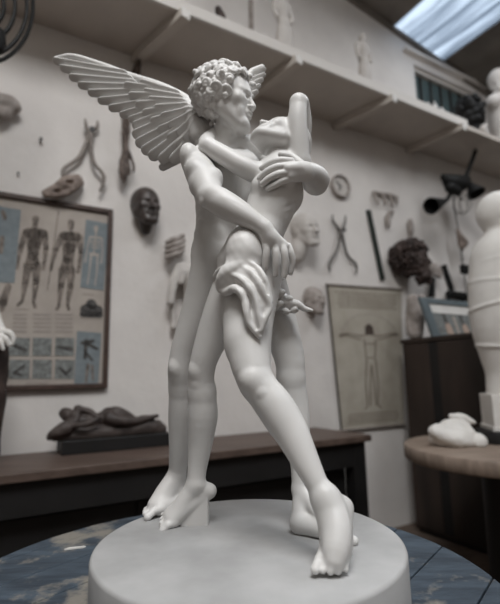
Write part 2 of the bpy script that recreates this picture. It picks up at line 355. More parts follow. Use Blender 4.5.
# near hand, fingers hanging over her hip
limb(A, [(264, 228, -.062, 7.6), (270, 237, -.060, 8), (276, 246, -.056, 5)], .006)
limb(A, [(264, 230, -.060, 6), (266, 246, -.056, 4.8)], .006); limb(A, [(268, 232, -.060, 6), (285, 246, -.05, 4.5)], .006)
for pts in ([(266, 244, -.058, 4.1), (266.5, 250, -.060, 3.9), (265.5, 260, -.057, 3.5), (265, 267.5, -.053, 3.1)],
            [(274.5, 245, -.057, 4.2), (275.8, 252, -.060, 4.0), (276, 263, -.057, 3.6), (275.5, 274, -.050, 3.1)],
            [(282, 245, -.053, 4.1), (284.2, 252, -.056, 3.9), (285, 264, -.052, 3.6), (284, 276, -.046, 3.1)],
            [(288, 246, -.047, 3.6), (291, 253, -.048, 3.4), (292.5, 263, -.043, 3.1), (290.5, 273, -.038, 2.7)]):
    limb(A, pts, .0015)
limb(A, [(259, 228, -.055, 4.5), (257, 240, -.05, 4), (258.5, 249, -.048, 3.2)], .002)    # thumb
for x in (266, 275): lump(A, x, 246, -.061, 3.2, 3, 3, .002)
# far arm: round her back, elbow at the right, hand on her breast
limb(A, [(250, 148, .085, 12.5), (288, 166, .085, 12), (316, 183, .055, 11.5)], .006)
limb(A, [(316, 183, .05, 12), (317, 180, .02, 12.5), (311, 174, -.02, 11), (305, 171, -.045, 9)], .006)
limb(A, [(305, 171, -.045, 8.5), (296, 169, -.056, 7.5), (288, 169, -.060, 6)], .005); limb(A, [(306, 175, -.045, 7), (290, 176, -.056, 6)], .005)
for pts in ([(291, 161.5, -.056, 4), (280, 160.5, -.058, 3.8), (270, 163, -.055, 3.4), (262, 168, -.05, 3)],
            [(289, 166.5, -.060, 4), (277, 167, -.062, 3.8), (267, 171.5, -.059, 3.5), (259.5, 178, -.053, 3)],
            [(289, 172.5, -.060, 4), (277, 174.5, -.062, 3.8), (268, 179, -.059, 3.4), (262, 184, -.054, 2.9)],
            [(290, 178.5, -.056, 3.7), (281, 181.5, -.058, 3.5), (274, 185.5, -.056, 3.1), (268, 188.5, -.052, 2.7)]):
    limb(A, pts, .0015)
limb(A, [(300, 164, -.04, 5), (291, 157, -.036, 4.2), (281, 154.5, -.04, 3.3)], .002)
# legs
limb(A, [(214, 262, .08, 22), (206, 290, .085, 19.5), (194, 328, .095, 17), (184.5, 352, .10, 14), (181, 370, .105, 13.2), (182, 388, .12, 12.6)], .010)
limb(A, [(182, 388, .12, 12.5), (183, 412, .135, 14.5), (180, 445, .15, 11), (178, 468, .165, 9), (178, 480, .172, 8.6)], .008)
lump(A, 175, 368, .089, 6.5, 9, 7, .006); lump(A, 186, 412, .14, 12, 20, 13, .006, -4)
A.ball(S(171, 480, .165), .0065, .006)
foot(A, S(177, 482, .172), atz(184, 503, ZT + .014) * 1., atz(158, 507, ZT + .014), atz(143, 514.5, ZT + .006), .0205, .0135, .014, .0140, .0058, -1)
limb(A, [(174, 478, .166, 8.5), (164, 492, .150, 8.5), (154, 504, .135, 6)], .008)
limb(A, [(262, 275, .075, 22), (279, 325, .06, 18.5), (290, 362, .05, 14.8), (291, 378, .05, 13.8)], .010)
limb(A, [(291, 378, .05, 13.5), (294, 408, .055, 15), (298, 440, .05, 12), (301, 470, .045, 10), (302, 488, .042, 10)], .008)
foot(A, S(302, 490, .042), atz(300, 524, ZT + .014), atz(336, 533, ZT + .012), atz(352, 537, ZT + .006), .017, .0155, .0155, .0115, .006, 1)
# head
mf = unit(V(.95, -.22, -.07)); mu = V(.12, -.12, 1)
HM = S(226.5, 102, .035); HMH = .134
head(A, HM, mf, mu, HMH, .05, ears=(0, 0), nose=.9)
man = A.build('winged_man', MARBLE, statue); man['label'] = 'winged young man leaning over the woman, near arm across her hip'
# hair: a cap of small curls
Hh = Sculpt(.0014, .003); mfu = unit(mf); muu = unit(mu - mf * (mf @ mu)); mr = np.cross(mfu, muu); HR = np.stack([mr, mfu, muu], 1)
LL = lambda x, y, z: HM + HR @ (V(x, y, z) * HMH)
Hh.ell(LL(0, -.08, .16), V(.335, .415, .37) * HMH, HR); cnt = 0
Hh.ell(LL(0, .16, -.36), V(.30, .42, .30) * HMH, HR, .004, sub=True)
Hh.ell(LL(0, .40, .10), V(.33, .25, .22) * HMH, HR, .004, sub=True)
N = 175
for i in range(N):
    z = 1 - 2 * (i + .5) / N; a = i * 2.399963; r = math.sqrt(1 - z * z); nrm = V(r * math.cos(a), r * math.sin(a), z)
    q = V(0, -.08, .16) + nrm * V(.375, .455, .405)
    if q[1] > .20 and q[2] < .30: continue
    if q[2] < -.34 or (q[1] > .02 and q[2] < -.30 + max(0, q[1] - .02) * 2.2) : continue
    c = LL(*(q + rng.normal(0, .012, 3))); nn = HR @ unit(nrm + rng.normal(0, .25, 3)); t = rng.uniform(.8, 1.15)
    Hh.torus(c, .0066 * t, .0042 * t, nn, .0012)
    Hh.ball(c - nn * .001, .0066 * t, .0008)
    if i % 2 == 0: Hh.ball(c + nn * .002 + HR @ rng.normal(0, .005, 3), .0056, .001)
Hh.build('hair', MARBLE, man)['label'] = 'short thick curls'
# wings
def feather(sc, a, b, wa, wb, da, db, tilt=0., fl=3.2, k=.0015):
    pa, pb = S(a[0], a[1], da), S(b[0], b[1], db); t = unit(pb - pa); n = unit(unit(CAM - pa) - t * (unit(CAM - pa) @ t)); sd = np.cross(t, n); n = unit(n + sd * tilt)
    m = mpp(pa); sc.flat(pa, pb, wa * m, wb * m, n, fl, k)
    sc.cone(pa + n * wa * m / fl * .8, pb + n * wb * m / fl * .8, .0012, .0007, .001)
Wg = Sculpt(.0013, .003)
D = lambda x: .095 + (196 - x) * .0006      # the wing sweeps back towards its tip
def wf(a, b, wa, wb, lift, tilt=-.30, fl=4.5): feather(Wg, a, b, wa, wb, D(a[0]) - lift, D(b[0]) - lift, tilt, fl, .0008)
limb(Wg, [(206, 132, .085, 11), (196, 115, D(196), 8), (188, 102, D(188), 5.5), (165, 88.5, D(165), 4.6), (130, 76, D(130), 3.6), (96, 63, D(96), 2.8), (68, 56, D(68), 2.4), (56, 58.5, D(56), 2.2)], .004)
limb(Wg, [(206, 150, .085, 10), (192, 138, D(192), 5)], .004)
for a_, b_, ra, rb in (((188, 122), (140, 104), 19, 12), ((190, 132), (156, 140), 16, 14), ((150, 95), (84, 71), 13, 5), ((178, 108), (130, 88), 14, 11)): Wg.flat(S(*a_, D(a_[0]) + .004), S(*b_, D(b_[0]) + .004), ra * .0019, rb * .0019, V(.1, -1, .2), 9, .002)
pt = [(56, 61), (63, 68.5), (72, 77.5), (81, 85.5), (91, 93), (101, 101), (112, 108.5), (123, 115), (132, 119.5)]; pb = [(124 + i * 4.5, 77 + i * 4.6) for i in range(9)]
for i, (b_, t_) in enumerate(zip(pb, pt)): wf(b_, t_, 7.2, 4.2, .001 + i * .0009)
st = [(138, 126), (138, 134.5), (141, 143), (147, 150), (154, 155.5), (164, 158.5), (175, 159)]; sb = [(178, 112), (182, 117), (185, 122), (188, 127), (190, 131), (192, 135), (195, 140)]
wf((194, 150), (163, 167), 5.5, 4.5, -.006)
for i, (b_, t_) in enumerate(zip(sb, st)): wf(b_, t_, 7.5, 6.2, .009 + i * .0009, -.28)
c1 = [(128, 87), (133, 97), (140, 106), (147, 114), (155, 122), (163, 130), (172, 138), (181, 144)]
for i, t_ in enumerate(c1): f = i / 7; wf((170 + 27 * f, 95 + 37 * f), t_, 7, 5.6, .0165 + i * .0007, -.28)
c2 = [(143, 84), (147, 93), (152, 101), (158, 109), (165, 117), (173, 125), (181, 132), (188, 137)]
for i, t_ in enumerate(c2): f = i / 7; wf((176 + 22 * f, 96 + 30 * f), t_, 6.5, 5.2, .0225 + i * .0006, -.28)
limb(Wg, [(200, 136, .072, 10), (194, 118, .078, 8), (184, 103, .085, 5)], .006)
Wg.build('wing', MARBLE, man)['label'] = 'large wing spread to the left'
W2 = Sculpt(.0013, .003); Wb = .125
limb(W2, [(236, 146, .09, 9), (238, 110, Wb, 7), (246, 82, Wb, 5), (252, 72, Wb, 3.5), (262, 67, Wb, 2.6)], .004)
for i, (b_, t_) in enumerate([((245, 80), (264, 69.5)), ((246, 84), (263.5, 75)), ((246, 88), (261.5, 80)), ((246, 93), (259, 86)), ((245, 98), (256.5, 92)), ((244, 104), (252, 97))]):
    feather(W2, b_, t_, 4.2, 2.6, Wb - i * .0008, Wb - i * .0008, .3)
W2.build('wing', MARBLE, man)['label'] = 'far wing, its tip behind his forehead'
# ---------------------------------------------------------------- woman
B = Sculpt(.0015, .008)
limb(B, [(250, 262, 0, 27), (254, 246, 0, 25), (264, 224, -.003, 23), (272, 203, -.004, 24.5), (279, 182, 0, 23), (280, 166, .005, 16)], .012)
limb(B, [(238, 262, 0, 21), (258, 268, 0, 24), (270, 262, .01, 22)], .012)
lump(B, 241, 243, -.022, 14, 14, 17, .012, 10); lump(B, 245, 257, -.040, 19.5, 27, 19, .014, 0)                      # hip bone and flank
lump(B, 262, 236, -.022, 15, 20, 14, .012, -25)                    # belly
lump(B, 287, 180, -.035, 10, 10, 10, .006); lump(B, 262, 186, -.028, 11, 11, 10, .008)
lump(B, 290, 196, .0, 13, 16, 15, .010)
for x0, y0, x1, y1 in ((296, 203, 284, 209), (294, 212, 283, 217)): B.groove(S(x0, y0, -.025), S(x1, y1, -.047), .0022, .006)
limb(B, [(281, 168, .005, 11), (276, 152, .012, 10), (281, 142, .018, 10)], .007)
limb(B, [(260, 172, -.005, 10), (282, 166, .0, 12), (297, 160, .005, 11)], .008)
lump(B, 268, 160, -.008, 9, 3, 4, .004, -25)
# her near arm, over his shoulder and behind his neck
limb(B, [(258, 174, -.008, 10.5), (243, 167, -.012, 10.2), (226, 157, -.008, 9.8), (208, 147, .002, 9.2)], .006)
limb(B, [(208, 147, .002, 9), (207, 142, .03, 8.2), (222, 130, .085, 6.5)], .005)
# her raised arm, bent back behind her head
limb(B, [(299, 160, 0, 11), (298, 140, -.008, 10.2), (297.5, 118, -.012, 9.4), (298.5, 103, -.010, 8.6)], .006)
limb(B, [(298.5, 102, -.010, 8.4), (301, 103, .012, 8), (304, 125, .035, 7.8), (303, 146, .05, 6.5)], .005)
# head, tipped back
ff = unit(V(-.60, -.22, .78)); fu = unit(V(.68, .50, .52)); HF = S(281, 140.5, .012); HFH = .112
head(B, HF, ff, fu, HFH, .05, ears=(0, 0))
# legs
limb(B, [(235, 283, 0, 21), (225, 305, .01, 19), (212, 338, .02, 16), (204, 360, .025, 13.5), (201, 376, .033, 13.2), (202, 392, .042, 13.6)], .010)
limb(B, [(202, 392, .042, 13.6), (202.5, 415, .05, 15), (200, 445, .06, 12), (197, 470, .065, 9.5), (196, 482, .066, 9)], .008)
lump(B, 196, 371, .019, 7, 9, 7, .006)
lump(B, 197, 384, .024, 5, 5, 5, .006); lump(B, 207, 412, .06, 10, 20, 12, .006)
limb(B, [(254, 284, -.004, 27), (248, 320, -.025, 25.5), (249, 350, -.05, 22), (253, 374, -.066, 18.5), (257, 384, -.07, 16.5)], .010)
limb(B, [(257, 384, -.07, 16.5), (273, 404, -.075, 19), (290, 430, -.085, 17.5), (305, 460, -.10, 14), (316, 482, -.110, 11.5), (322, 494, -.114, 11.3)], .010)
lump(B, 251, 380, -.088, 9, 9, 7, .012, 40); lump(B, 262, 393, -.094, 4.5, 5, 4, .006)
lump(B, 282, 420, -.075, 15, 22, 15, .010, 35); lump(B, 240, 340, -.045, 14, 22, 18, .012, -8)
# raised left heel (viewer's right) and the heel on the block
B.ball(S(332, 497, -.108), .0115, .008)
foot(B, S(325, 500, -.114), S(342, 508, -.104), atz(335, 553, ZT + .020), atz(329.5, 574.5, ZT + .0065), .0190, .0165, .0120, .0112, .0050, 1, upv=unit(V(-.1, -.75, .6)), k=.009)
limb(B, [(326, 496, -.118, 11.5), (333, 510, -.124, 13.5), (337, 530, -.138, 15), (336, 548, -.150, 14), (335, 558, -.156, 11)], .010)
limb(B, [(341, 508, -.106, 9), (344, 525, -.118, 8), (344, 550, -.14, 7)], .010)
foot(B, S(196, 484, .066), S(209, 491, .074), atz(172, 517, ZT + .014), atz(160, 523.5, ZT + .0055), .0185, .014, .0115, .0125, .0054, -1, upv=unit(V(-.3, -.5, .8)))
blk = atz(194, 527, ZT); B.box(V(blk[0] - .001, blk[1] + .018, ZT + .022), (.026, .013, .027), None, .004, .003)
woman = B.build('woman', MARBLE, statue); woman['label'] = 'woman leaning back with one arm raised over her head'
Hw = Sculpt(.0016, .003); fR = np.stack([np.cross(ff, unit(fu - ff * (ff @ fu))), ff, unit(fu - ff * (ff @ fu))], 1); FL = lambda x, y, z: HF + fR @ (V(x, y, z) * HFH)
Hw.ell(FL(0, -.10, .15), V(.335, .40, .37) * HFH, fR); Hw.ell(FL(0, .34, -.1), V(.42, .40, .50) * HFH, fR, .004, sub=True)
for i in range(16):
    a = -1.5 + 3.0 * i / 15; pts = [(FL(.33 * math.sin(a) * w, y, .16 + .36 * math.cos(a) * w), .0032) for y, w in ((.16, .93), (-.05, 1.04), (-.28, .9), (-.45, .5))]; Hw.chain(pts, .0015)
Hw.ell(FL(0, -.52, .12), V(.16, .13, .16) * HFH, fR, .004)
Hw.build('hair', MARBLE, woman)['label'] = 'hair drawn back into a knot'
# ---------------------------------------------------------------- drapery round her hips
Dr = Sculpt(.0014, .004); fwd_ = lambda y: .016 * min(1, max(0, (300 - y) / 22))      # the hip pushes the cloth forward
for x, y, dy, rx, ry, rz, an in ((236, 275, -.042, 17, 10, 8, -20), (250, 281, -.054, 15, 13, 7, -35), (256, 296, -.068, 13, 13, 7, -20), (260, 309, -.076, 10, 12, 6, -10), (257, 324, -.078, 6.5, 12, 4.5, 15), (228, 280, -.034, 10, 12, 9, 10)): lump(Dr, x, y, dy - fwd_(y), rx, ry, rz, .008, an)
ridges = [[(240, 265, -.050, 4), (229, 270, -.048, 5), (221.5, 278, -.038, 5.2), (220.5, 288, -.034, 4.6), (226, 292, -.046, 4.2), (234, 288.5, -.060, 4.4), (241, 292, -.072, 4.4), (245, 301, -.080, 4.2), (246.5, 312, -.084, 3.8), (248.5, 322, -.084, 3.4), (254, 330, -.084, 3), (259.5, 336.5, -.083, 2.6)],
          [(231, 274, -.048, 4), (241, 279, -.062, 4.6), (250, 288, -.074, 4.6), (256, 300, -.084, 4), (259, 314, -.086, 3.4), (260, 330, -.085, 2.8)],
          [(242, 267, -.052, 4), (252, 273, -.062, 4.4), (260, 284, -.072, 4.4), (266, 297, -.080, 4), (269.5, 308, -.079, 3.4), (266, 317, -.083, 3), (262, 327, -.083, 2.6)],
          [(249, 262, -.052, 3.4), (257, 267, -.056, 3.6), (264, 278, -.062, 3.4), (268, 290, -.068, 2.8), (270.5, 301, -.074, 2.6)],
          [(220, 290, -.024, 4), (224, 300, -.008, 3.2), (228, 309, .010, 2.4)], [(230, 266, -.042, 3.4), (222, 268, -.022, 3.2), (216, 276, .0, 3.2), (217, 290, .015, 2.8)]]
lump(Dr, 243, 270, -.058, 16, 11, 7, .010, -18); lump(Dr, 244.5, 256, -.0425, 19.5, 27, 19.5, .012, 0)
for j_, r_ in enumerate(ridges): limb(Dr, [(x, y, d - fwd_(y) - .0015, r * ((.3, .7)[i_] if j_ and i_ < 2 else 1)) for i_, (x, y, d, r) in enumerate(r_)], .005)
for pts in ([(228, 279, -.058), (238, 285, -.074), (245, 294, -.088)], [(249, 280, -.076), (255, 287, -.083), (261, 302, -.092), (263, 314, -.092)], [(250, 305, -.093), (253, 318, -.093), (257, 328, -.090)], [(256, 271, -.065), (263, 283, -.074), (267, 294, -.081)]):
    for a_, b_ in zip(pts, pts[1:]): Dr.groove(S(a_[0], a_[1], a_[2] - fwd_(a_[1])), S(b_[0], b_[1], b_[2] - fwd_(b_[1])), .0026, .004)
limb(Dr, [(268, 288, .02, 9), (278, 298, .012, 9), (287, 305, .008, 7.5), (294, 308, .01, 5.5)], .004)
limb(Dr, [(288, 303, -.002, 4.5), (297, 304, -.002, 4), (304, 308.5, .002, 3), (312, 310.5, .004, 1.6)], .003)
for x, y, d, r in ((281, 293, -.008, 5), (289, 298.5, -.006, 4.6), (279, 304, -.010, 5), (286, 311, -.006, 4.6), (294, 309.5, -.004, 4), (276, 297, -.008, 4), (297, 302, 0, 3.2), (274, 308, -.004, 4.5), (301, 306, -.002, 2.6)): lump(Dr, x, y, d, r, r * .7, r * .8, .0018, x * 7 % 90 - 45)
Dr.build('drapery', MARBLE, statue, noise=.0003, nscale=150)['label'] = 'loose cloth falling in folds from her hips'
# ================================================================== the room
S0, S1, D1 = -2.6, 3.9, 5.0
def zroof(s): return 4.311 - .159 * (s - 1.545)
def struct(mb, name, m, smooth=False): return mb.build(name, m, structure=True, smooth=smooth)
b = MB(); b.wbox(S0 - .1, S1 + .1, -.1, D1 + .1, -.1, 0); struct(b, 'floor', FLOORM)
# back wall with the window opening
ws0, ws1, wz0, wz1 = 2.27, 3.30, 3.56, 3.95
def wall_prism(pts, d0, d1, b): b.prism([wp(s, d0, z) for s, z in pts], WN * (d1 - d0))
b = MB()
for s0, s1, zb, zt in ((S0, ws0, 0, None), (ws1, S1, 0, None), (ws0, ws1, 0, wz0), (ws0, ws1, wz1, None)):
    wall_prism([(s0, zb), (s1, zb), (s1, zt or zroof(s1)), (s0, zt or zroof(s0))], -.12, 0, b)
struct(b, 'wall_back', WALLM)
b = MB(); wall_prism([(S0, 0), (S1, 0), (S1, zroof(S1)), (S0, zroof(S0))], D1, D1 + .1, b); struct(b, 'wall_front', DIMWALL)
b = MB(); b.wbox(S0 - .1, S0, 0, D1, 0, zroof(S0)); struct(b, 'wall_left', DIMWALL)
b = MB(); b.wbox(S1, S1 + .1, 0, D1, 0, zroof(S1)); struct(b, 'wall_right', DIMWALL)
# roof sheets running out from the wall, one opening above the sculpture and one narrow strip
def sheet(b, s0, s1, d0, d1, amp=.016, th=.03, dz=0, pitch=.09):
    n = max(2, int((s1 - s0) / pitch * 8)); lo, hi = [], []
    for i in range(n + 1):
        s = s0 + (s1 - s0) * i / n; z = zroof(s) + amp * math.sin(s / pitch * 2 * math.pi) + dz
        lo.append((wp(s, d0, z), wp(s, d1, z))); hi.append((wp(s, d0, z + th), wp(s, d1, z + th)))
    vs = [p for q in lo for p in q] + [p for q in hi for p in q]; m = 2 * (n + 1); fs = []
    for i in range(n):
        a = 2 * i; fs += [(a, a + 1, a + 3, a + 2), (m + a, m + a + 2, m + a + 3, m + a + 1), (a, a + 2, m + a + 2, m + a), (a + 1, m + a + 1, m + a + 3, a + 3)]
    fs += [(0, m, m + 1, 1), (2 * n, 2 * n + 1, m + 2 * n + 1, m + 2 * n)]
    b.add(vs, fs)
K0, K1, KD0, KD1 = -2.1, -.1, 2.4, 4.5
L0, L1 = toS(onw(391, 20)), toS(onw(441, 50))
b = MB()
for q in ((S0 - .1, K0, -.12, D1 + .1), (K0, K1, -.12, KD0), (K0, K1, KD1, D1 + .1), (K1, L0, -.12, D1 + .1), (L1, S1 + .1, -.12, D1 + .1)): sheet(b, *q, amp=.008, pitch=.3)
struct(b, 'ceiling', CEILM)
b = MB(); sheet(b, L0, L1, -.12, D1 + .1, amp=.02, th=.006, dz=.02, pitch=.17); struct(b, 'window_2', SKYL)
b = MB(); sheet(b, K0, K1, KD0, KD1, amp=.02, th=.006, dz=.02, pitch=.17); struct(b, 'window_3', SKYL)
b = MB(); b.prism([wp(s, 0, zroof(s) + dz) for s, dz in ((S0, -.05), (S1, -.05), (S1, -.008), (S0, -.008))], WN * .03); struct(b, 'trim_1', CEILM)
# window high in the back wall
win = bpy.data.objects.new('window_1', None); COL.objects.link(win); win.location = wp((ws0 + ws1) / 2, -.05, wz0); win['kind'] = 'structure'
b = MB(); t = .035
for q in ((ws0, ws0 + t, wz0, wz1), (ws1 - t, ws1, wz0, wz1), (ws0 + t, ws1 - t, wz0, wz0 + t), (ws0 + t, ws1 - t, wz1 - t, wz1)): b.wbox(q[0], q[1], -.10, -.03, q[2], q[3])
b.build('window_frame', LIPM, win)
b = MB(); b.wbox(ws0 + t, ws1 - t, -.075, -.068, wz0 + t, wz1 - t); b.build('glass_pane', TEAL, win)
b = MB()
for i in range(1, 7): s = ws0 + (ws1 - ws0) * i / 7; b.wbox(s - .006, s + .006, -.066, -.05, wz0 + t, wz1 - t)
b.build('glazing_bars', DARKW, win)
b = MB(); b.wbox(ws0 - .14, ws1 + .05, 0, .05, 4.03, 4.06); o = struct(b, 'trim_2', WALLM)
# ------------------------------------------------------------------ shelf with battens
ZS = 3.055; shd = .475
shelf = thing('wall_shelf', 'long white painted shelf high on the back wall, on battens', 'shelf', wp(.6, 0, ZS))
b = MB(); b.wbox(S0 + .02, S1 - .02, 0.002, shd - .02, ZS, ZS + .035); b.build('board', SHELFM, shelf)
b = MB(); b.wbox(S0 + .02, toS(atz(468, 127, ZS)), shd - .02, shd, ZS - .008, ZS + .06); b.build('front_edge', LIPM, shelf)
for (a, c) in (((137, 52), (188, 4)), ((261, 80), (300, 54)), ((333, 124), (388, 99)), ((405, 149), (452, 130))):
    sa, sb = toS(atz(*a, ZS)), toS(atz(*c, ZS)); b = MB(); p, q = wp(sa, .004, ZS - .028), wp(sb, shd + .012, ZS - .028)
    b.bar(p, q, .055, .055, unit(np.cross(q - p, UZ))); b.build('batten', SHELFM, shelf, bevel=.003)
    b = MB(); e = unit(q - p); b.bar(q + e * .0005, q + e * .008, .054, .054, unit(np.cross(q - p, UZ))); b.build('batten_end', WHITEP, shelf)['label'] = 'white batten end'
# ------------------------------------------------------------------ helpers for things on walls
def on_shelf(px, py, d=.40):    # a point of the plane parallel to the wall, d in front of it
    return onw(px, py, d)
def wl(sc, pts, k=None):
    out = []
    for x, y, o_, r in pts: p = onw(x, y, o_); out.append((p, r * mpp(p)))
    sc.chain(out, k)
def wlump(sc, x, y, off, rx, ry, rz, k=None, ang=0, sub=False):
    p = onw(x, y, off); m = mpp(p); a = math.radians(ang); X = WD * math.cos(a) + UZ * math.sin(a); Z = -WD * math.sin(a) + UZ * math.cos(a)
    sc.ell(p, V(rx, ry, rz) * m, np.stack([X, Z, WN], 1), k, sub)
WCUT = [(P0 + WN * .004, -WN)]
def wallpoly(px, off, th=.002):
    pts = [onw(x, y, off) for x, y in px]
    return pts, WN * th
def wpoly(b, px, off, th=.002):
    pts = [onw(x, y, off) for x, y in px]
    a = sum(np.cross(pts[i] - pts[0], pts[i + 1] - pts[0]) for i in range(1, len(pts) - 1))
    if a @ WN < 0: pts = pts[::-1]
    b.prism(pts, WN * th)
def strokes(b, segs, off, th=.0012, n=7):   # flat rounded strokes: (x0,y0,r0,x1,y1,r1)
    for x0, y0, r0, x1, y1, r1 in segs:
        a = math.atan2(y1 - y0, x1 - x0); pts = []
        for i in range(n): t = a + math.pi / 2 + math.pi * i / (n - 1); pts.append((x0 + r0 * math.cos(t), y0 + r0 * math.sin(t)))
        for i in range(n): t = a - math.pi / 2 + math.pi * i / (n - 1); pts.append((x1 + r1 * math.cos(t), y1 + r1 * math.sin(t)))
        wpoly(b, pts, off, th)
# ------------------------------------------------------------------ anatomy chart
ch = thing('anatomy_chart', 'framed anatomy chart with two muscle figures and small blue panels', 'picture', wp(-.80, .005, 1.044))
# board and frame in wall coordinates
cs0, cs1, cz0, cz1 = -1.40, -.449, 1.044, 2.032; t = .026
b = MB(); b.wbox(cs0 + t, cs1 - t, .006, .014, cz0 + t, cz1 - t); b.build('print', PAPER, ch)
b = MB()
for q in ((cs0, cs0 + t, cz0, cz1), (cs1 - t, cs1, cz0, cz1), (cs0 + t, cs1 - t, cz0, cz0 + t), (cs0 + t, cs1 - t, cz1 - t, cz1)): b.wbox(q[0], q[1], .004, .032, q[2], q[3])
b.build('frame', FRAMEW, ch, bevel=.004)
def cp(name, m, fn, label=None):
    b = MB(); fn(b); o = b.build(name, m, ch)
    if label: o['label'] = label
cp('blue_panel', PBLUE, lambda b: wpoly(b, [(-14, 204), (21, 210), (14.5, 283), (-22, 281)], .0145), 'blue panel at top left')
cp('blue_panel', PBLUE, lambda b: wpoly(b, [(86, 219.5), (109, 224), (103.5, 290.5), (80.3, 287.5)], .0145), 'blue panel with a skeleton')
cp('blue_panel', PBLUE, lambda b: wpoly(b, [(77, 331), (101.5, 333), (98, 386), (74, 384.5)], .0145), 'blue panel at bottom right')
cp('blue_panel', PBLUE, lambda b: wpoly(b, [(-20, 336), (5, 336), (1, 384), (-22, 386)], .0145), 'blue panel at bottom left')
def fig_front(b):
    strokes(b, [(35.6, 219, 3.6, 35.4, 223, 2.8), (35.2, 225, 2.5, 35, 229, 3), (28, 233, 5, 43, 234, 5), (35, 236, 8.5, 34, 244, 7), (34, 244, 7, 33, 256, 5.6), (33, 256, 5.8, 32, 264, 7.4),
                (25.5, 233, 3.6, 21, 247, 2.6), (21, 247, 2.7, 18, 262, 1.6), (18, 262, 1.8, 17, 268, 1.8), (44.5, 234, 3.6, 46, 248, 2.6), (46, 248, 2.7, 44, 263, 1.6), (44, 263, 1.8, 43.4, 269, 1.8),
                (28, 266, 4.6, 25.5, 281, 3.4), (25.5, 281, 3.4, 22.5, 300, 1.7), (22.5, 301, 1.7, 18, 305, 1.6), (36.5, 266, 4.6, 36, 282, 3.4), (36, 282, 3.4, 33.5, 302, 1.7), (33.5, 302, 1.7, 35, 307, 1.8)], .0145)
def fig_back(b):
    strokes(b, [(71, 223, 3.5, 70.8, 228, 2.6), (64, 236, 4.6, 77, 237, 4.6), (70.5, 239, 8, 69, 248, 6.6), (69, 248, 6.6, 68, 259, 5.4), (68, 259, 5.6, 67, 268, 7),
                (61.5, 236, 3.4, 56, 250, 2.4), (56, 250, 2.4, 52, 264, 1.6), (52, 264, 1.7, 51, 270, 1.7), (79.5, 238, 3.4, 81, 252, 2.4), (81, 252, 2.4, 79, 267, 1.6), (79, 267, 1.7, 78, 272, 1.7),
                (63, 270, 4.4, 61, 286, 3.2), (61, 286, 3.3, 59, 305, 1.6), (59, 305, 1.6, 57, 309, 1.8), (71, 270, 4.4, 70.5, 286, 3.2), (70.5, 286, 3.3, 67.5, 305, 1.6), (67.5, 305, 1.6, 68.5, 309, 1.8)], .0145)
cp('muscle_figure', PMUSC, fig_front, 'muscle figure seen from the front')
cp('muscle_figure', PMUSC, fig_back, 'muscle figure seen from behind')
cp('drawn_staff', PMUSC, lambda b: strokes(b, [(58.5, 211, .5, 47.5, 290, .5)], .0145))
def skel(b):
    strokes(b, [(96, 228, 2.4, 96, 231, 1.6), (96, 232, .7, 94, 253, .7), (90, 237, .9, 101.5, 238, .9), (91, 241, .7, 100, 242, .7), (91, 244, .6, 100, 245, .6), (91.5, 247, .6, 99, 248, .6), (90.5, 254, 1.4, 98, 255, 1.4),
                (89.5, 238, .7, 87, 250, .6), (87, 250, .6, 85, 262, .7), (102, 239, .7, 102.5, 251, .6), (102.5, 251, .6, 101, 263, .7), (91, 256, .9, 89.5, 270, .7), (89.5, 270, .7, 87.5, 284, .7), (97.5, 256, .9, 97, 271, .7), (97, 271, .7, 95, 285, .7)], .0168)
cp('drawn_skeleton', PAPER, skel)
cp('dark_panel', PAPER, lambda b: wpoly(b, [(81, 298), (104.5, 299), (102.5, 319.5), (79.5, 318)], .0145))
cp('dark_torso_drawing', PDARK, lambda b: strokes(b, [(86, 310, 6, 97, 311, 6), (82.5, 314, 3, 100, 315, 3), (91, 304, 5, 92, 305, 5)], .0168))
def column(x0, x1):
    def fn(b):
        for i in range(5): y = 313.5 + i * 4.2; wpoly(b, [(x0, y), (x1, y + .4), (x1, y + 2.3), (x0, y + 1.9)], .0145, .001)
    return fn
for x0, x1 in ((13, 27), (33, 51), (55, 73)): cp('text_column', PTEXT, column(x0, x1))
for q in ([(15, 308.3), (30, 309), (30, 310), (15, 309.4)], [(82, 293.5), (94, 294.2), (94, 295.5), (82, 294.8)], [(26, 382), (48, 382), (48, 383.2), (26, 383.2)]): cp('caption', PTEXT, lambda b: wpoly(b, q, .0145, .001))

for (x0, x1), (y0, y1) in [(c, r) for r in ((337.5, 356), (359.5, 379)) for c in ((9.5, 30), (33, 52), (55.5, 74.5))]:
    cp('muscle_study', PGREY, lambda b: wpoly(b, [(x0, y0), (x1, y0 + .5), (x1 - .8, y1), (x0 - .8, y1 - .3)], .0145))
for sg in ([(15, 372, 1.6, 24, 366, 1.3), (14, 373, 1.6, 22, 375, 1)], [(58, 347, 1.5, 71, 349, 2.2)], [(60, 368, 1.4, 66, 374, 1.6), (66, 374, 1.5, 71, 369, 1.2)], [(14, 345, 1.6, 25, 350, 2)], [(82, 343, 1.8, 93, 341, 1.8), (86, 341, 2.2, 85, 358, 1.6), (85, 352, 1.4, 92, 360, 1.2), (88, 344, 2, 97, 349, 1.4)]):
    cp('limb_drawing', PDARK, lambda b: strokes(b, sg, .0168))
cp('limb_drawing', PMUSC, lambda b: strokes(b, [(88, 365, 1.6, 86, 382, 1)], .0168)); cp('limb_drawing', PMUSC, lambda b: strokes(b, [(92, 366, 1.4, 93, 380, 1)], .0168))
cp('limb_drawing', PMUSC, lambda b: strokes(b, [(8, 287, 3.4, 3, 302, 4.6), (3, 302, 4.4, 2, 309, 3)], .0145), 'drawing of a bent arm')
cp('limb_drawing', PMUSC, lambda b: strokes(b, [(3, 212, 2, 5, 218, 2)], .0168)); cp('limb_drawing', PMUSC, lambda b: strokes(b, [(2, 238, 2.4, 1, 252, 2)], .0168))
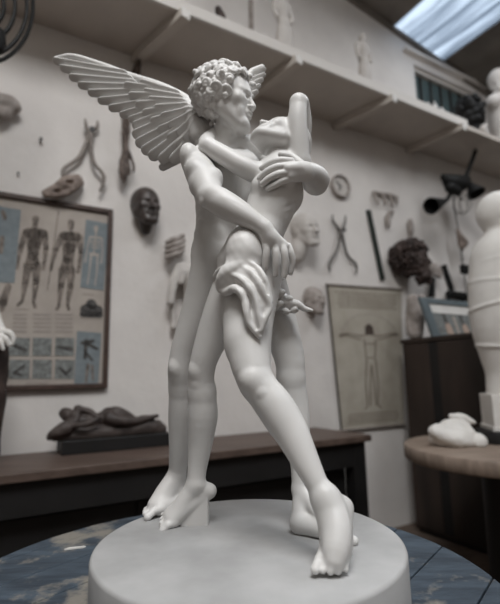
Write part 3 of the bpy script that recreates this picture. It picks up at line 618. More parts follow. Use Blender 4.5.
# ------------------------------------------------------------------ figure study poster on two thin rods
po = thing('figure_study_poster', 'aged parchment poster with a faint standing figure study, hung behind the long table', 'poster', wp(1.45, .01, .72))
corners = [(327.5, 285), (401, 290), (404, 425), (342, 431)]
b = MB(); wpoly(b, corners, .012, .002); b.build('sheet', PARCH, po)
b = MB(); b.tube([onw(326, 284.5, .016), onw(402, 289.5, .016)], .009, 8); b.build('top_rod', STEELL, po, smooth=True)
b = MB(); b.tube([onw(341, 430.5, .016), onw(405, 424.5, .016)], .009, 8); b.build('bottom_rod', STEELL, po, smooth=True)
b = MB(); b.tube([onw(327.2, 285, .015), onw(341.8, 431, .015)], .006, 6); b.build('side_edge', DARKW, po)
def bil(u, v):
    c = [V(*q) for q in corners]; return tuple((c[0] * (1 - u) + c[1] * u) * (1 - v) + (c[3] * (1 - u) + c[2] * u) * v)
def bst(b, segs, off=.0142, sc_=1.):
    strokes(b, [(*bil(u0, v0), r0, *bil(u1, v1), r1) for u0, v0, r0, u1, v1, r1 in segs], off, .001, 5)
for rows in ((.045, .065, .085, .105, .125, .145), (.895, .915, .935, .955)):
    b = MB()
    for v0 in rows:
        u = .1 + .05 * rng.random()
        while u < .9:
            w = rng.uniform(.02, .06); bst(b, [(u, v0, .5, min(u + w, .92), v0, .5)]); u += w + .025
    b.build('handwriting', PINK, po)
b = MB(); bst(b, [(.50, .285, 1.9, .505, .325, 2.2), (.56, .285, 1.9, .565, .325, 2.2), (.53, .275, 2.4, .53, .285, 2)]); b.build('drawn_hair', PINKD, po)
b = MB()
ln = [(.47, .34, .40, .345), (.40, .345, .20, .33), (.59, .34, .66, .345), (.66, .345, .86, .325), (.2, .345, .4, .37), (.86, .34, .66, .37), (.45, .37, .47, .52), (.62, .37, .59, .52), (.47, .52, .43, .68), (.43, .68, .44, .84), (.44, .84, .40, .86), (.60, .52, .62, .68), (.62, .68, .60, .84), (.60, .84, .65, .86),
      (.535, .55, .50, .68), (.50, .68, .485, .84), (.535, .55, .56, .68), (.56, .68, .575, .84), (.47, .4, .6, .4), (.5, .5, .57, .5)]
bst(b, [(a, c, .6, d, e, .6) for a, c, d, e in ln]); bst(b, [(.12, .345, 2, .20, .335, 1.3), (.86, .33, 1.3, .92, .33, 2)])
b.build('drawn_figure', PINK, po)
b = MB()
for i in range(24):   # a faint arch above the figure
    a0, a1 = math.pi * i / 24, math.pi * (i + 1) / 24; bst(b, [(.53 - .40 * math.cos(a0), .36 - .17 * math.sin(a0), .28, .53 - .40 * math.cos(a1), .36 - .17 * math.sin(a1), .28)])
b.build('drawn_arch', PTEXT, po)
# ------------------------------------------------------------------ long table
FA, FB = atz(0, 468, .75), atz(374, 435, .75); fd = .545
tb = thing('long_table', 'long dark table with a worn brown top against the wall', 'table', wp(0, .3, 0))
ts0, ts1 = -1.9, toS(FB); leg = .085
b = MB(); b.wbox(ts0, ts1, .03, fd, .715, .75); b.build('table_top', TOPW, tb, bevel=.004)
b = MB(); b.wbox(ts0 + .03, ts1 - .03, fd - .055, fd - .03, .585, .715); b.build('apron', BLACKW, tb)
b = MB(); b.wbox(ts0 + .03, ts1 - .03, .06, .085, .585, .715); b.build('apron', BLACKW, tb)
b = MB(); b.wbox(ts1 - .055, ts1 - .03, .085, fd - .055, .585, .715); b.build('apron', BLACKW, tb)
for s_ in (ts0 + .03, ts1 - .03 - leg):
    for d_ in (.05, fd - .025 - leg): b = MB(); b.wbox(s_, s_ + leg, d_, d_ + leg, 0, .714); b.build('leg', BLACKW, tb, bevel=.003)
# added black box between the table's legs, standing in for the shade there
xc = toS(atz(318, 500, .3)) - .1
b = MB(); b.wbox(-1.75, xc, .10, .44, .004, .585); b.build('shade_box', BLACKW, tb, bevel=.004)
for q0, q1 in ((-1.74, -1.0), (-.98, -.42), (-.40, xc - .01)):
    b = MB(); b.wbox(q0, q1, .44, .452, .03, .565); b.build('shade_box_panel', BLACKW, tb, bevel=.003)
# reclining figure on its block
bd = toD(atz(63, 456, .75)); bs0, bs1 = toS(onw(62, 448, bd)), toS(onw(171, 440, bd)); bz = onw(63, 440, bd)[2]
rc = thing('reclining_sculpture', 'dark clay reclining figure on a black block, on the long table', 'sculpture', wp((bs0 + bs1) / 2, .14, .75))
b = MB(); b.wbox(bs0, bs1, .045, bd, .75, bz - .006); b.build('block', BLACKW, rc, bevel=.005)
Rc = Sculpt(.0035, .014); dm = .15
def rl(pts, k=None): wl(Rc, [(x, y, dm + o_, r) for x, y, o_, r in pts], k)
rl([(58, 437, .02, 6), (80, 435, .02, 8), (120, 431, .02, 9), (150, 428, .02, 9), (160, 430, .0, 7)], .02)       # draped bed
rl([(52, 437, -.02, 5), (70, 436, -.06, 8), (120, 432, -.05, 9), (156, 428, -.05, 8)], .02)
rl([(52, 434, .05, 4), (66, 428, .05, 7), (72, 424, .04, 6)], .01)
wlump(Rc, 67.5, 415, dm + .02, 6.3, 6.5, 6.5, .006); wlump(Rc, 65, 413, dm, 6, 5.5, 6, .006)      # head
rl([(73, 421, .02, 4.5), (84, 421, .02, 7), (96, 420, .02, 6.5), (108, 418, .01, 8.5)], .012)                     # trunk
rl([(78, 408.5, .02, 3.4), (90, 412, .03, 3.2), (99, 418, .05, 2.6)], .006); rl([(76, 420, .04, 3.6), (78, 409, .02, 3.6)], .006)
rl([(72, 426, .07, 3), (86, 424, .09, 2.8), (97, 419, .09, 2.4)], .005)
rl([(108, 414.5, .0, 7.2), (118, 413, .03, 6), (131, 418, .03, 4.2), (134, 420, .03, 3.8), (146, 418, .03, 3.2), (153, 417.5, .03, 2)], .008)
rl([(110, 418, .05, 6.5), (124, 421, .07, 4.6), (138, 420.5, .07, 3.6), (150, 417.5, .06, 2.4), (157, 416, .06, 1.8)], .008)
Rc.build('figure', CLAY, rc, noise=.0015, nscale=60, cut=[(V(0, 0, bz - .008), V(0, 0, -1))])
# ------------------------------------------------------------------ round blue table under the sculpture
BC = V(-.0666, .8805, 0); BR = .4957
bt = thing('plank_table', 'round table of worn blue planks carrying the marble sculpture', 'table', BC)
ax = unit(V(.62, .78, 0)); sx = V(ax[1], -ax[0], 0); pw = .118; k = 0
for i in range(-5, 5):
    a0, a1 = i * pw + .0015 + .03, (i + 1) * pw - .0015 + .03; a0, a1 = max(a0, -BR + .002), min(a1, BR - .002)
    if a1 - a0 < .02: continue
    n = 14; pts = []
    for j in range(n + 1): a = a0 + (a1 - a0) * j / n; pts.append(BC + sx * a + ax * math.sqrt(BR * BR - a * a))
    for j in range(n + 1): a = a1 + (a0 - a1) * j / n; pts.append(BC + sx * a - ax * math.sqrt(BR * BR - a * a))
    pts = [p + UZ * .684 for p in pts]
    if np.cross(pts[1] - pts[0], pts[2] - pts[0])[2] < 0: pts = pts[::-1]
    b = MB(); b.prism(pts, UZ * .032); b.build('plank', BLUEP, bt, bevel=.002)
b = MB(); b.lathe(BC, [(BR - .006, .640), (BR - .006, .6835), (BR - .05, .6835)], 96); b.build('rim_band', TOPW, bt, smooth=True)
b = MB(); b.lathe(BC, [(.30, 0), (.30, .03), (.10, .06), (.075, .12), (.075, .58), (.16, .640)], 48); b.build('pedestal', DARKW, bt, smooth=True)
b = MB(); q = atz(75, 549, .7165); b.hexa([q + V(*v) for v in ((-.022, -.006, 0), (.016, .004, 0), (.020, .012, 0), (-.016, .003, 0), (-.02, -.005, .003), (.015, .004, .003), (.018, .010, .003), (-.015, .002, .003))])
tag(b.build('marble_chip', WHITEP), 'small white chip lying on the blue planks left of the plinth', 'chip')
# ------------------------------------------------------------------ dark cabinet against the wall, right
cab = thing('cabinet', 'tall dark wooden cabinet behind the round table, its long side to the room', 'cabinet', wp(1.95, .7, 0))
zc = 1.338; cd0, cd1 = .15, 1.75; cs = 1.654
b = MB(); b.wbox(cs + .012, cs + .62, cd0, cd1, .03, zc - .03); b.build('body', DARKW, cab)
b = MB(); b.wbox(cs - .008, cs + .64, cd0 - .008, cd1 + .01, zc - .03, zc); b.build('top_board', DARKW, cab, bevel=.003)
b = MB(); b.wbox(cs + .03, cs + .60, cd0 + .01, cd1 - .01, 0, .03); b.build('base', BLACKW, cab)
dA = toD(onface(433, 400, cs)); dB = toD(onface(442, 400, cs))
for q0, q1 in ((cd0 + .005, dA), (dB, dB + .44), (dB + .47, cd1 - .005)):
    b = MB(); b.wbox(cs, cs + .014, q0, q1, .05, zc - .035); b.build('side_board', DARKW, cab, bevel=.003)
b = MB(); b.wbox(cs + .004, cs + .0125, dA, dB, .05, zc - .035); b.build('dark_upright', BLACKW, cab)
# ------------------------------------------------------------------ round wooden table, right
RC = V(1.1994, 2.1595, 0); RR = .4805
r2 = thing('round_table', 'round table with a thick pale wooden top at the right edge', 'table', RC)
b = MB(); b.lathe(RC, [(RR - .006, .688), (RR, .694), (RR, .744), (RR - .006, .75)], 96); b.build('table_top', WOODT, r2, smooth=True)
b = MB(); b.lathe(RC, [(.30, 0), (.30, .03), (.155, .05), (.145, .63), (.20, .688)], 64); b.build('column_base', BLACKW, r2, smooth=True)
# ================================================================== casts and tools on the wall
def walltag(o, label, cat, group=None): return tag(o, label, cat, group)
def onwall(px, py, off): return onw(px, py, off)
# coil of cable, top left
b = MB(); pts = []; RS = (1, .87, .61, .37)
for i in range(0, 4 * 40 + 1):
    k = min(i // 40, 3); f = max(0, (i - k * 40) - 30) / 10 if k < 3 else 0; R_ = RS[k] + (RS[min(k + 1, 3)] - RS[k]) * f; a = i / 40 * 2 * math.pi + .4
    pts.append(onw(-13 + 46 * R_ * math.sin(a), 6 - 57 * R_ * math.cos(a), .56 + .006 * k))
b.tube(pts, .0085, 8); o = b.build('cable_coil', BLACK, smooth=True); b = MB(); tp_ = pts[int(160 - 160 + 37)]; tp_ = max(pts[:40], key=lambda p: p[2]); sh_ = wp(toS(tp_), shd + .004, ZS + .02); b.tube([sh_, wp(toS(tp_), toD(tp_), ZS - .02), tp_ - UZ * .012, tp_ - WN * .025 - UZ * .01, tp_ - WN * .02 + UZ * .02], .006, 8); b.build('hook', STEEL, o, smooth=True); walltag(o, 'coil of dark cable hanging from the shelf edge in the top left corner', 'cable')
b = MB(); c = onw(-4, 36, .50); b.tube([onw(-8, -20, .66), onw(-7, 10, .66), onw(-5, 28, .66)], .006, 8); b.lathe(onw(-4, 27, .66), [(.012, 0), (.035, -.02), (.04, -.07), (.03, -.10), (.0, -.11)], 20); walltag(b.build('hanging_plug', BLACK, smooth=True), 'black plug hanging inside the cable coil at the left edge', 'plug')
# foot cast at the left edge
sc = Sculpt(.005, .02); wl(sc, [(-14, 100, .04, 9), (2, 102, .05, 8), (13, 104, .05, 6), (16, 108, .05, 5)]); wl(sc, [(-6, 112, .04, 7), (4, 113, .05, 6.5), (9, 110, .05, 5)]); wl(sc, [(2, 116, .05, 4), (8, 118, .04, 2.6)])
walltag(sc.build('plaster_cast', PLASTERG, noise=.003, nscale=30, cut=WCUT), 'brownish plaster lump on the wall, cut off by the left edge', 'plaster cast')
b = MB(); c = onw(40.5, 141, .001); b.tube([c, c + WN * .03], [.006, .009], 8); walltag(b.build('nail', STEELD), 'single dark nail in the bare wall left of the big calipers', 'nail')
b = MB(); c = onw(18, 174, .001); b.tube([c, c + WN * .02], [.004, .006], 8); walltag(b.build('nail', STEELD), 'tiny nail just above the anatomy chart', 'nail')
def calipers(label, arms, piv, th, mt, off, pr):
    t = thing('calipers', label, 'calipers', onw(*piv, off))
    for k, arm in enumerate(arms):
        sc = Sculpt(.003, .004); wl(sc, [(x, y, off + k * .012 - .006, r * th) for x, y, r in arm], .002); sc.build('arm', mt, t)
    b = MB(); c = onw(*piv, .003); b.tube([c, c + WN * (off + .02)], pr, 12); b.build('pivot', STEELD, t, smooth=True)
calipers('large pale sculptor\'s calipers with bent legs, above the skull cast', [[(97.5, 121.5, .6), (97.4, 126.5, .9), (94, 129.5, 1), (90.3, 134, 1.2), (85.5, 145, 1.1), (78.5, 158, 1.1), (71, 163.5, 1), (64.5, 168, 1), (63, 170.5, .9), (62, 174.5, .7)],
          [(85.3, 119.5, .6), (86, 125, .9), (87.5, 129.5, 1), (90.3, 134, 1.2), (91, 145, 1), (92, 155, 1), (95.5, 165.5, 1), (101, 171, 1), (104, 177, 1), (103, 184, .9), (100, 190.5, .7)]], (90.3, 134), 1.9, STEELL, .04, .016)
calipers('smaller dark steel calipers to the right of the plaster head', [[(332.5, 215, .7), (332.8, 220, 1), (336, 225, 1.1), (340.5, 232, 1.3), (344, 243, 1.1), (347, 254, 1.1), (350.5, 259, 1.1), (355.5, 263.5, 1.1), (356.8, 268, 1), (356, 273, .8)],
          [(345.5, 216, .7), (345, 222, 1), (343.5, 226.5, 1), (340.5, 232, 1.3), (338.5, 243, 1.1), (336, 252, 1.1), (331, 260, 1.1), (328.8, 266, 1), (330, 271, .8)]], (340.5, 231.6), 1.15, STEEL, .03, .012)
# animal skull cast
sc = Sculpt(.004, .012); wl(sc, [(46, 193, .05, 3.5), (56, 189, .06, 5), (68, 184, .06, 8), (76, 181, .05, 6.5)]); wl(sc, [(57, 185, .03, 2), (66, 180.5, .025, 2), (78, 177, .03, 3), (81, 183, .03, 3)]); wl(sc, [(46, 195, .05, 2.6), (60, 195, .07, 3), (72, 190, .07, 3.2), (80, 184, .05, 2.5)])
wl(sc, [(43.5, 192, .03, 2), (45, 195, .03, 2)]); wlump(sc, 57, 190, .10, 4, 2.5, 7, .008, 25, True); wlump(sc, 70, 181, .11, 5, 2.2, 7, .008, 10, True); wlump(sc, 49, 192, .09, 2, 1.4, 5, .005, 0, True)
walltag(sc.build('skull_cast', BONE, noise=.002, nscale=45, cut=WCUT), 'pale animal skull cast above the top edge of the anatomy chart', 'skull cast')
# flayed arm cast hanging behind the wing
sc = Sculpt(.0035, .008)
wl(sc, [(139, 56, .05, 1.5), (137.5, 66, .05, 3.4), (133.5, 82, .05, 4.5), (130, 98, .05, 4.2)]); wl(sc, [(130, 98, .05, 4.2), (127, 115, .05, 3.7), (125.8, 130, .05, 2.7), (125.3, 146, .05, 2.2)])
wl(sc, [(123.5, 118, .07, 2), (123.5, 134, .07, 1.6), (124, 147, .06, 1.3)], .003); wl(sc, [(129, 116, .07, 2), (128, 132, .07, 1.5), (127, 147, .06, 1.3)], .003)
wl(sc, [(125.5, 146, .05, 2.6), (125, 157, .05, 4), (124, 163, .05, 3.8)])
for f in ([(121, 160, .06, 1.7), (120.3, 170, .075, 1.5), (121, 178, .07, 1.2)], [(123.3, 162, .065, 1.7), (123, 173, .08, 1.5), (124, 182, .07, 1.2)], [(125.8, 162, .065, 1.7), (126, 173, .08, 1.5), (126, 180, .07, 1.2)], [(128, 160, .06, 1.6), (128.8, 168, .075, 1.4), (128.5, 175, .07, 1.1)], [(128, 151, .06, 1.7), (131.5, 159, .07, 1.5), (134, 167, .07, 1.3), (133.5, 172, .07, 1.1)]): wl(sc, f, .003)
walltag(sc.build('arm_cast', FLAY, noise=.0015, nscale=70, cut=WCUT), 'brown flayed arm cast hanging fingers down, partly behind the wing', 'arm cast')
# heads on the wall
def wallhead(name, m, label, px, py, off, H, fwd, upv, cut=True, neck=None, hair=None, beard=None, vox=.004, noise=0, ears=(1, 1), width=1., group=None, k=.05):
    c = onw(px, py, off); Hm = H * mpp(c); sc = Sculpt(vox, .01); f_ = WD * fwd[0] + WN * fwd[1] + UZ * fwd[2]; u_ = WD * upv[0] + WN * upv[1] + UZ * upv[2]
    L, R = head(sc, c, f_, u_, Hm, k, ears=ears, width=width)
    if neck: wl(sc, neck)
    if hair: hair(sc, L, R, Hm)
    return walltag(sc.build(name, m, noise=noise, nscale=50, cut=WCUT if cut else None), label, 'head cast' if 'mask' not in name else 'mask')
def shorthair(sc, L, R, H): sc.ell(L(0, -.08, .15), V(.325, .41, .37) * H, R, .01)
wallhead('bronze_mask', BRONZE, 'dark bronze man\'s face mask on the wall below the wing', 145.5, 207, .05, 42, (.12, .99, .0), (-.05, 0, 1), hair=None, ears=(1, 0), neck=[(146, 222, .05, 7.5), (146, 230, .03, 5)])
wallhead('bust_cast', PLASTER, 'pale plaster head of a short-haired man behind the raised elbow, facing right', 305.5, 231, .075, 37, (.06, 1, .0), (-.12, 0, 1), neck=[(300, 243, .045, 8), (298, 252, .045, 8.5), (297, 256, .04, 7.5)], hair=shorthair)
wallhead('grey_mask', PLASTERG, 'small grey plaster face mask left of the parchment poster', 313.5, 301, .035, 31, (.2, .98, .0), (.10, 0, 1), ears=(0, 0))
def curly(m):
    def fn(sc, L, R, H):
        rg = np.random.default_rng(3)
        for i in range(230):
            z = 1 - 2 * (i + .5) / 230; a = i * 2.399963; r = math.sqrt(1 - z * z); n = V(r * math.cos(a), r * math.sin(a), z); q = V(0, -.06, .08) + n * V(.40, .47, .43)
            if q[1] > .27 and -.25 < q[2] < .22: continue
            if q[1] > .18 and -.1 < q[2] < .16: continue
            sc.ball(L(*q) + rg.normal(0, .006, 3), H * rg.uniform(.045, .08), .004)
        for i in range(46):   # beard
            q = V(rg.uniform(-.2, .2), rg.uniform(.08, .36), rg.uniform(-.60, -.30)); sc.ball(L(*q), H * rg.uniform(.05, .085), .006)
    return fn
wallhead('bearded_head', TERRA, 'dark brown bearded head with thick curls on the wall above the cabinet', 411.5, 260.5, .13, 40, (.55, .83, .02), (0, 0, 1), hair=curly(0), ears=(0, 0), vox=.0045)
# oval, finger casts, bar, clock
sc = Sculpt(.004, .01); wlump(sc, 410.6, 227, .025, 3.8, 9.5, 2.6); wl(sc, [(410.5, 236, .02, 1.3), (410.3, 240, .02, 1)]); walltag(sc.build('oval_cast', PLASTERG, cut=WCUT), 'small pale leaf-shaped cast above the curly bearded head', 'plaster cast')
sc = Sculpt(.004, .008); wl(sc, [(374, 192, .02, 1.6), (380, 193.5, .02, 1.6), (390, 195, .02, 1.8), (397, 197.5, .02, 1.6)])
for f in ([(374.5, 193, .03, 1.7), (376, 199, .035, 1.7), (378, 204, .035, 1.4)], [(382, 194, .03, 1.7), (384.5, 199, .035, 1.7), (385, 204.5, .035, 1.4)], [(389, 195, .03, 1.7), (391.5, 200, .035, 1.7), (392, 206, .035, 1.4)], [(396.5, 198, .03, 1.7), (397, 203, .03, 1.3)]): wl(sc, f, .003)
walltag(sc.build('finger_cast', PLASTERG, cut=WCUT), 'small pale cast like a row of drooping fingers, above the dark bar', 'plaster cast')
sc = Sculpt(.004, .008); wl(sc, [(391.5, 212, .025, 2.6), (388.5, 214, .025, 2), (388, 221, .03, 2.6), (388.5, 225.5, .03, 2)]); walltag(sc.build('stub_cast', PLASTERG, cut=WCUT), 'short pale stub on the wall just below the row of fingers', 'plaster cast')
b = MB(); b.bar(onw(368.3, 210, .012), onw(382.8, 280, .012), .045, .016, WD); walltag(b.build('wooden_bar', GREENB, bevel=.003), 'slim dark green bar slanting on the wall right of the steel calipers', 'bar')
cl = thing('wall_clock', 'round pale wall clock above the steel calipers', 'clock', onw(339, 187, 0)); cc = onw(339, 187, .003); r_ = 12.2 * mpp(cc)
b = MB(); b.lathe(cc, [(r_ * .97, 0), (r_, .012), (r_, .026), (r_ * .92, .034), (r_ * .84, .030), (r_ * .82, .018), (r_ * .8, .0)], 48, WN); b.build('rim', PLASTERG, cl, smooth=True)
b = MB(); b.lathe(cc + WN * .004, [(r_ * .8, 0), (r_ * .8, .010)], 48, WN); b.build('dial', PLASTER, cl)
for a, l in ((2.45, .52), (-1.9, .40)):
    b = MB(); p = cc + WN * .016; dr = WD * math.cos(a) + UZ * math.sin(a); b.bar(p - dr * r_ * .1, p + dr * r_ * l, .012, .003, np.cross(dr, WN)); b.build('hand', STEELD, cl)
b = MB(); b.lathe(cc + WN * .014, [(.009, 0), (.009, .006)], 16, WN); b.build('hub', STEELD, cl)
# fist and torso casts behind the man's back
sc = Sculpt(.003, .008); wlump(sc, 175, 247, .05, 9.5, 11, 8, .008)
for i in range(4):
    y = 238.5 + i * 5; wl(sc, [(166 + abs(i - 1.5) * .7, y + 3.5, .075, 2.2), (175, y + 1, .105, 2.6), (184 - abs(i - 1.5) * .7, y - 3, .085, 2.3)], .001)
walltag(sc.build('fist_cast', PLASTERG, cut=WCUT), 'grey plaster fist with clenched fingers on the wall left of the man\'s waist', 'plaster cast')
sc = Sculpt(.0035, .012); wl(sc, [(183, 267, .06, 5), (190, 272, .07, 7), (196, 284, .07, 12)]); wl(sc, [(196, 284, .07, 12), (194, 305, .06, 11), (192, 322, .05, 10)]); wl(sc, [(180, 268, .07, 5.5), (174, 281, .08, 4.6), (171.5, 293, .08, 4.2), (170.5, 302, .08, 4)]); wl(sc, [(183, 272, .09, 4), (181, 282, .09, 3)]); wl(sc, [(172, 306, .05, 3.4), (174, 318, .05, 3), (173, 327, .05, 3)])
walltag(sc.build('torso_cast', PLASTER, cut=WCUT), 'pale plaster torso cast with a cut arm, half hidden behind the man\'s thigh', 'plaster cast')
# ------------------------------------------------------------------ things on the high shelf
def stand(px, py, d): return onw(px, py, d)
ZB = ZS + .035
def shelf_chain(sc, pts, d, k=None): wl(sc, [(x, y, d + o_, r) for x, y, o_, r in pts], k)
def statuette(name, label, d, x0, m, H, robe=True, arm=1):
    """standing draped statuette at shelf position s, height H"""
    sc = Sculpt(.006, .015); b0 = wp(x0, d, ZB); P = lambda x, y, z: b0 + WD * x * H + WN * y * H + UZ * z * H
    sc.box(P(0, 0, .03), V(.11, .11, .03) * H, np.stack([WD, WN, UZ], 1), .004, .004)
    sc.chain([(P(-.03, 0, .08), .085 * H), (P(-.02, .02, .3), .085 * H), (P(.0, .0, .52), .072 * H), (P(0, 0, .68), .09 * H), (P(0, 0, .78), .06 * H)])
    sc.chain([(P(.05, .02, .08), .07 * H), (P(.05, .03, .3), .065 * H), (P(.03, 0, .5), .06 * H)])
    sc.cone(P(-.09, 0, .76), P(.09, 0, .76), .045 * H, .045 * H); sc.chain([(P(0, 0, .78), .035 * H), (P(.01, .01, .86), .035 * H)])
    head(sc, P(.01, .015, .915), WN + WD * .2, UZ, .15 * H, ears=(0, 0))
    for sgn in (-1, 1):
        sc.chain([(P(sgn * .11, 0, .75), .036 * H), (P(sgn * .135, .02, .60), .03 * H), (P(sgn * (.10 if sgn == arm else .13), .07, .48), .026 * H)])
    for i in range(7):
        a = -1.2 + .4 * i; sc.cone(P(.085 * math.sin(a), .085 * math.cos(a), .08), P(.06 * math.sin(a) + .02, .07 * math.cos(a), .5), .014 * H, .01 * H, .006)
    return tag(sc.build(name, m), label, 'statuette')
sA = toS(onw(283, 32, .40)); statuette('statuette', 'pale standing statuette on the high shelf, its head cut off by the top edge', .40, sA, PLASTER, .50)
sB = toS(onw(364, 76, .40)); statuette('statuette', 'small white robed statuette alone on the high shelf, left of the window', .40, sB, PLASTER, .45)
b = MB(); s_ = toS(onw(251, 14, .40)); b.wbox(s_ - .012, s_ + .012, .39, .41, ZB, ZB + .30); b.wbox(s_ - .05, s_ + .05, .35, .445, ZB, ZB + .012); tag(b.build('slim_post', STEELL), 'slim post on a foot on the high shelf, left of the pale statuette', 'stand')
sc = Sculpt(.005, .012); s_ = toS(onw(218, 3, .41)); q = wp(s_, .41, ZB); sc.chain([(q + UZ * .025, .024), (q + UZ * .07 + WD * .02, .03), (q + UZ * .13, .02)]); tag(sc.build('dark_fragment', TERRA, cut=[(V(0, 0, ZB + .001), V(0, 0, -1))]), 'small dark fragment on the high shelf at the top of the photo', 'fragment')
# dark tousled head and pale bust at the right end
sc = Sculpt(.007, .02); rg = np.random.default_rng(5); c0 = onw(470.5, 113, .30); m_ = mpp(c0)
sc.ell(c0, V(11, 13, 11) * m_, np.stack([WD, UZ, WN], 1))
for i in range(70):
    z = 1 - 2 * (i + .5) / 70; a = i * 2.4; r = math.sqrt(1 - z * z); sc.ball(c0 + (WD * r * math.cos(a) * 12 + WN * r * math.sin(a) * 12 + UZ * z * 14) * m_ + rg.normal(0, .012, 3), rg.uniform(.022, .04), .012)
sc.cone(c0, V(c0[0], c0[1], ZB + .05), .06, .07)
tag(sc.build('dark_curly_head', BLACK, cut=[(V(0, 0, ZB + .001), V(0, 0, -1))]), 'black tousled head on the high shelf, in front of the window\'s right end', 'head')
c1 = onw(498, 84, .40); m_ = mpp(c1); bz0 = ZB; sc = Sculpt(.006, .02); head(sc, c1, WN * .8 - WD * .5, UZ, 23 * m_, ears=(1, 1)); sc.ell(c1 + UZ * .05, V(.085, .095, .09), None, .02)
hgt = c1[2] - bz0; sc.chain([(c1 - UZ * .10, .055), (c1 - UZ * .2, .065)]); sc.chain([(c1 - UZ * .22 - WD * .10, .075), (c1 - UZ * .22 + WD * .12, .075)])
sc.chain([(c1 - UZ * .26, .115), (c1 - UZ * (hgt * .7), .11), (c1 - UZ * (hgt - .05), .09)]); sc.box(V(c1[0], c1[1], bz0 + .03), (.10, .10, .03), np.stack([WD, WN, UZ], 1), .004)
tag(sc.build('plaster_bust', PLASTER), 'pale plaster bust at the right end of the high shelf', 'bust')
sc = Sculpt(.005, .012); s_ = toS(onw(485, 132, .42)); q = wp(s_, .42, ZB); sc.chain([(q + UZ * .03, .028), (q + UZ * .06 - WD * .03, .024)]); sc.ball(q + UZ * .09 + WD * .01, .024); tag(sc.build('plaster_fragment', PLASTER, cut=[(V(0, 0, ZB + .001), V(0, 0, -1))]), 'small pale lump at the foot of the plaster bust', 'fragment')
for i, (px, py) in enumerate(((427, 97), (434, 101), (441, 106), (456, 112))):
    s_ = toS(onw(px, py, -.02)); b = MB(); hh = (.06, .10, .07, .05)[i]; b.lathe(wp(s_, -.016, wz0), [(.020, 0), (.024, .02), (.022, hh * .6), (.009, hh * .8), (.009, hh)], 16)
    tag(b.build('glass_bottle', WHITEP, smooth=True), ('short white bottle at the left end of the window sill', 'tallest white bottle on the window sill', 'white bottle to the right of the tallest on the sill', 'low white bottle standing apart on the window sill')[i], 'bottle', 'bottles on the window sill')
# ------------------------------------------------------------------ black lamp with two shades under the shelf
of = .26; la = thing('twin_lamp', 'black lamp with two shades hanging from the underside of the high shelf', 'lamp', onw(457, 186, of))
def wpt(x, y, o_=of): return onw(x, y, o_)
top = wpt(474, 155); axs = unit(wpt(467, 174) - top); tt = top - axs * ((ZS - .001 - top[2]) / -axs[2]); 
b = MB(); b.tube([tt, top, wpt(467, 174), wpt(462, 181)], .018, 10); b.build('stem', BLACK, la, smooth=True)
sc = Sculpt(.006, .02); wl(sc, [(445, 179, of, 3.5), (453, 183, of, 8.5), (462, 183, of, 7.5), (466, 180, of, 4.5)]); wl(sc, [(450, 188, of + .03, 5), (458, 192, of + .03, 4)]); wl(sc, [(443, 176, of, 2.5), (450, 178, of, 3)]); sc.build('lamp_body', BLACK, la)
b = MB(); b.tube([wpt(452, 191), wpt(447, 200), wpt(441, 203)], .016, 10); b.build('arm', BLACK, la, smooth=True)
b = MB(); b.tube([wpt(464, 183), wpt(469, 185), wpt(472, 187)], .016, 10); b.build('arm', BLACK, la, smooth=True)
for p, q, rr in ((wpt(445, 201), wpt(431, 206, of + .03), .068), (wpt(469, 183), wpt(476.5, 194, of + .05), .078)):
    b = MB(); a = unit(q - p); L_ = np.linalg.norm(q - p); b.lathe(p, [(.02, 0), (.03, L_ * .25), (rr * .8, L_ * .7), (rr, L_), (rr - .006, L_), (rr * .75, L_ * .68), (.02, L_ * .28)], 32, a); b.build('shade', BLACK, la, smooth=True)
b = MB()
for k in range(7):
    a = k / 7 * 2 * math.pi; c = wpt(462, 206, of); b.tube([c + (WD * math.cos(a) + WN * math.sin(a)) * r_ + UZ * h for r_, h in ((.03, .10), (.07, .05), (.075, 0), (.05, -.05), (.01, -.07))], .0025, 5)
b.tube([wpt(458, 194), wpt(462, 200)], .01, 6); b.build('wire_cage', STEEL, la)
# cord with a handle and a switch box
co = thing('extension_lead', 'thin electric lead with a pale grip and black switch, hanging beside the torso sculpture', 'electric lead', onw(460, 245, .12))
b = MB(); b.tube([onw(x, y, .12) for x, y in ((452.5, 193), (454, 206), (456, 218), (458.5, 232), (461, 250), (463, 266), (465, 280), (466.5, 291))], .006, 6); b.build('cord', STEELD, co, smooth=True)
sc = Sculpt(.004, .008); wl(sc, [(457.5, 230, .12, 1.8), (460, 236, .13, 2.8), (463.5, 241, .13, 2.8), (464.5, 246, .12, 2)]); wl(sc, [(459, 236, .12, 2), (461.5, 247, .12, 2.4), (462.5, 250, .12, 1.4)]); wl(sc, [(463, 237, .12, 1.2), (467, 243, .12, 1.6), (464, 247, .12, 1.4)]); sc.build('grip', BONE, co)['label'] = 'pale knotted grip'
b = MB(); c = onw(464.5, 269.5, .12); b.hexa([c + WD * x * .04 + WN * y * .02 + UZ * z * .04 for z in (-1, 1) for x, y in ((-1, 1), (1, 1), (1, -1), (-1, -1))]); b.build('switch_box', BLACK, co, bevel=.006)
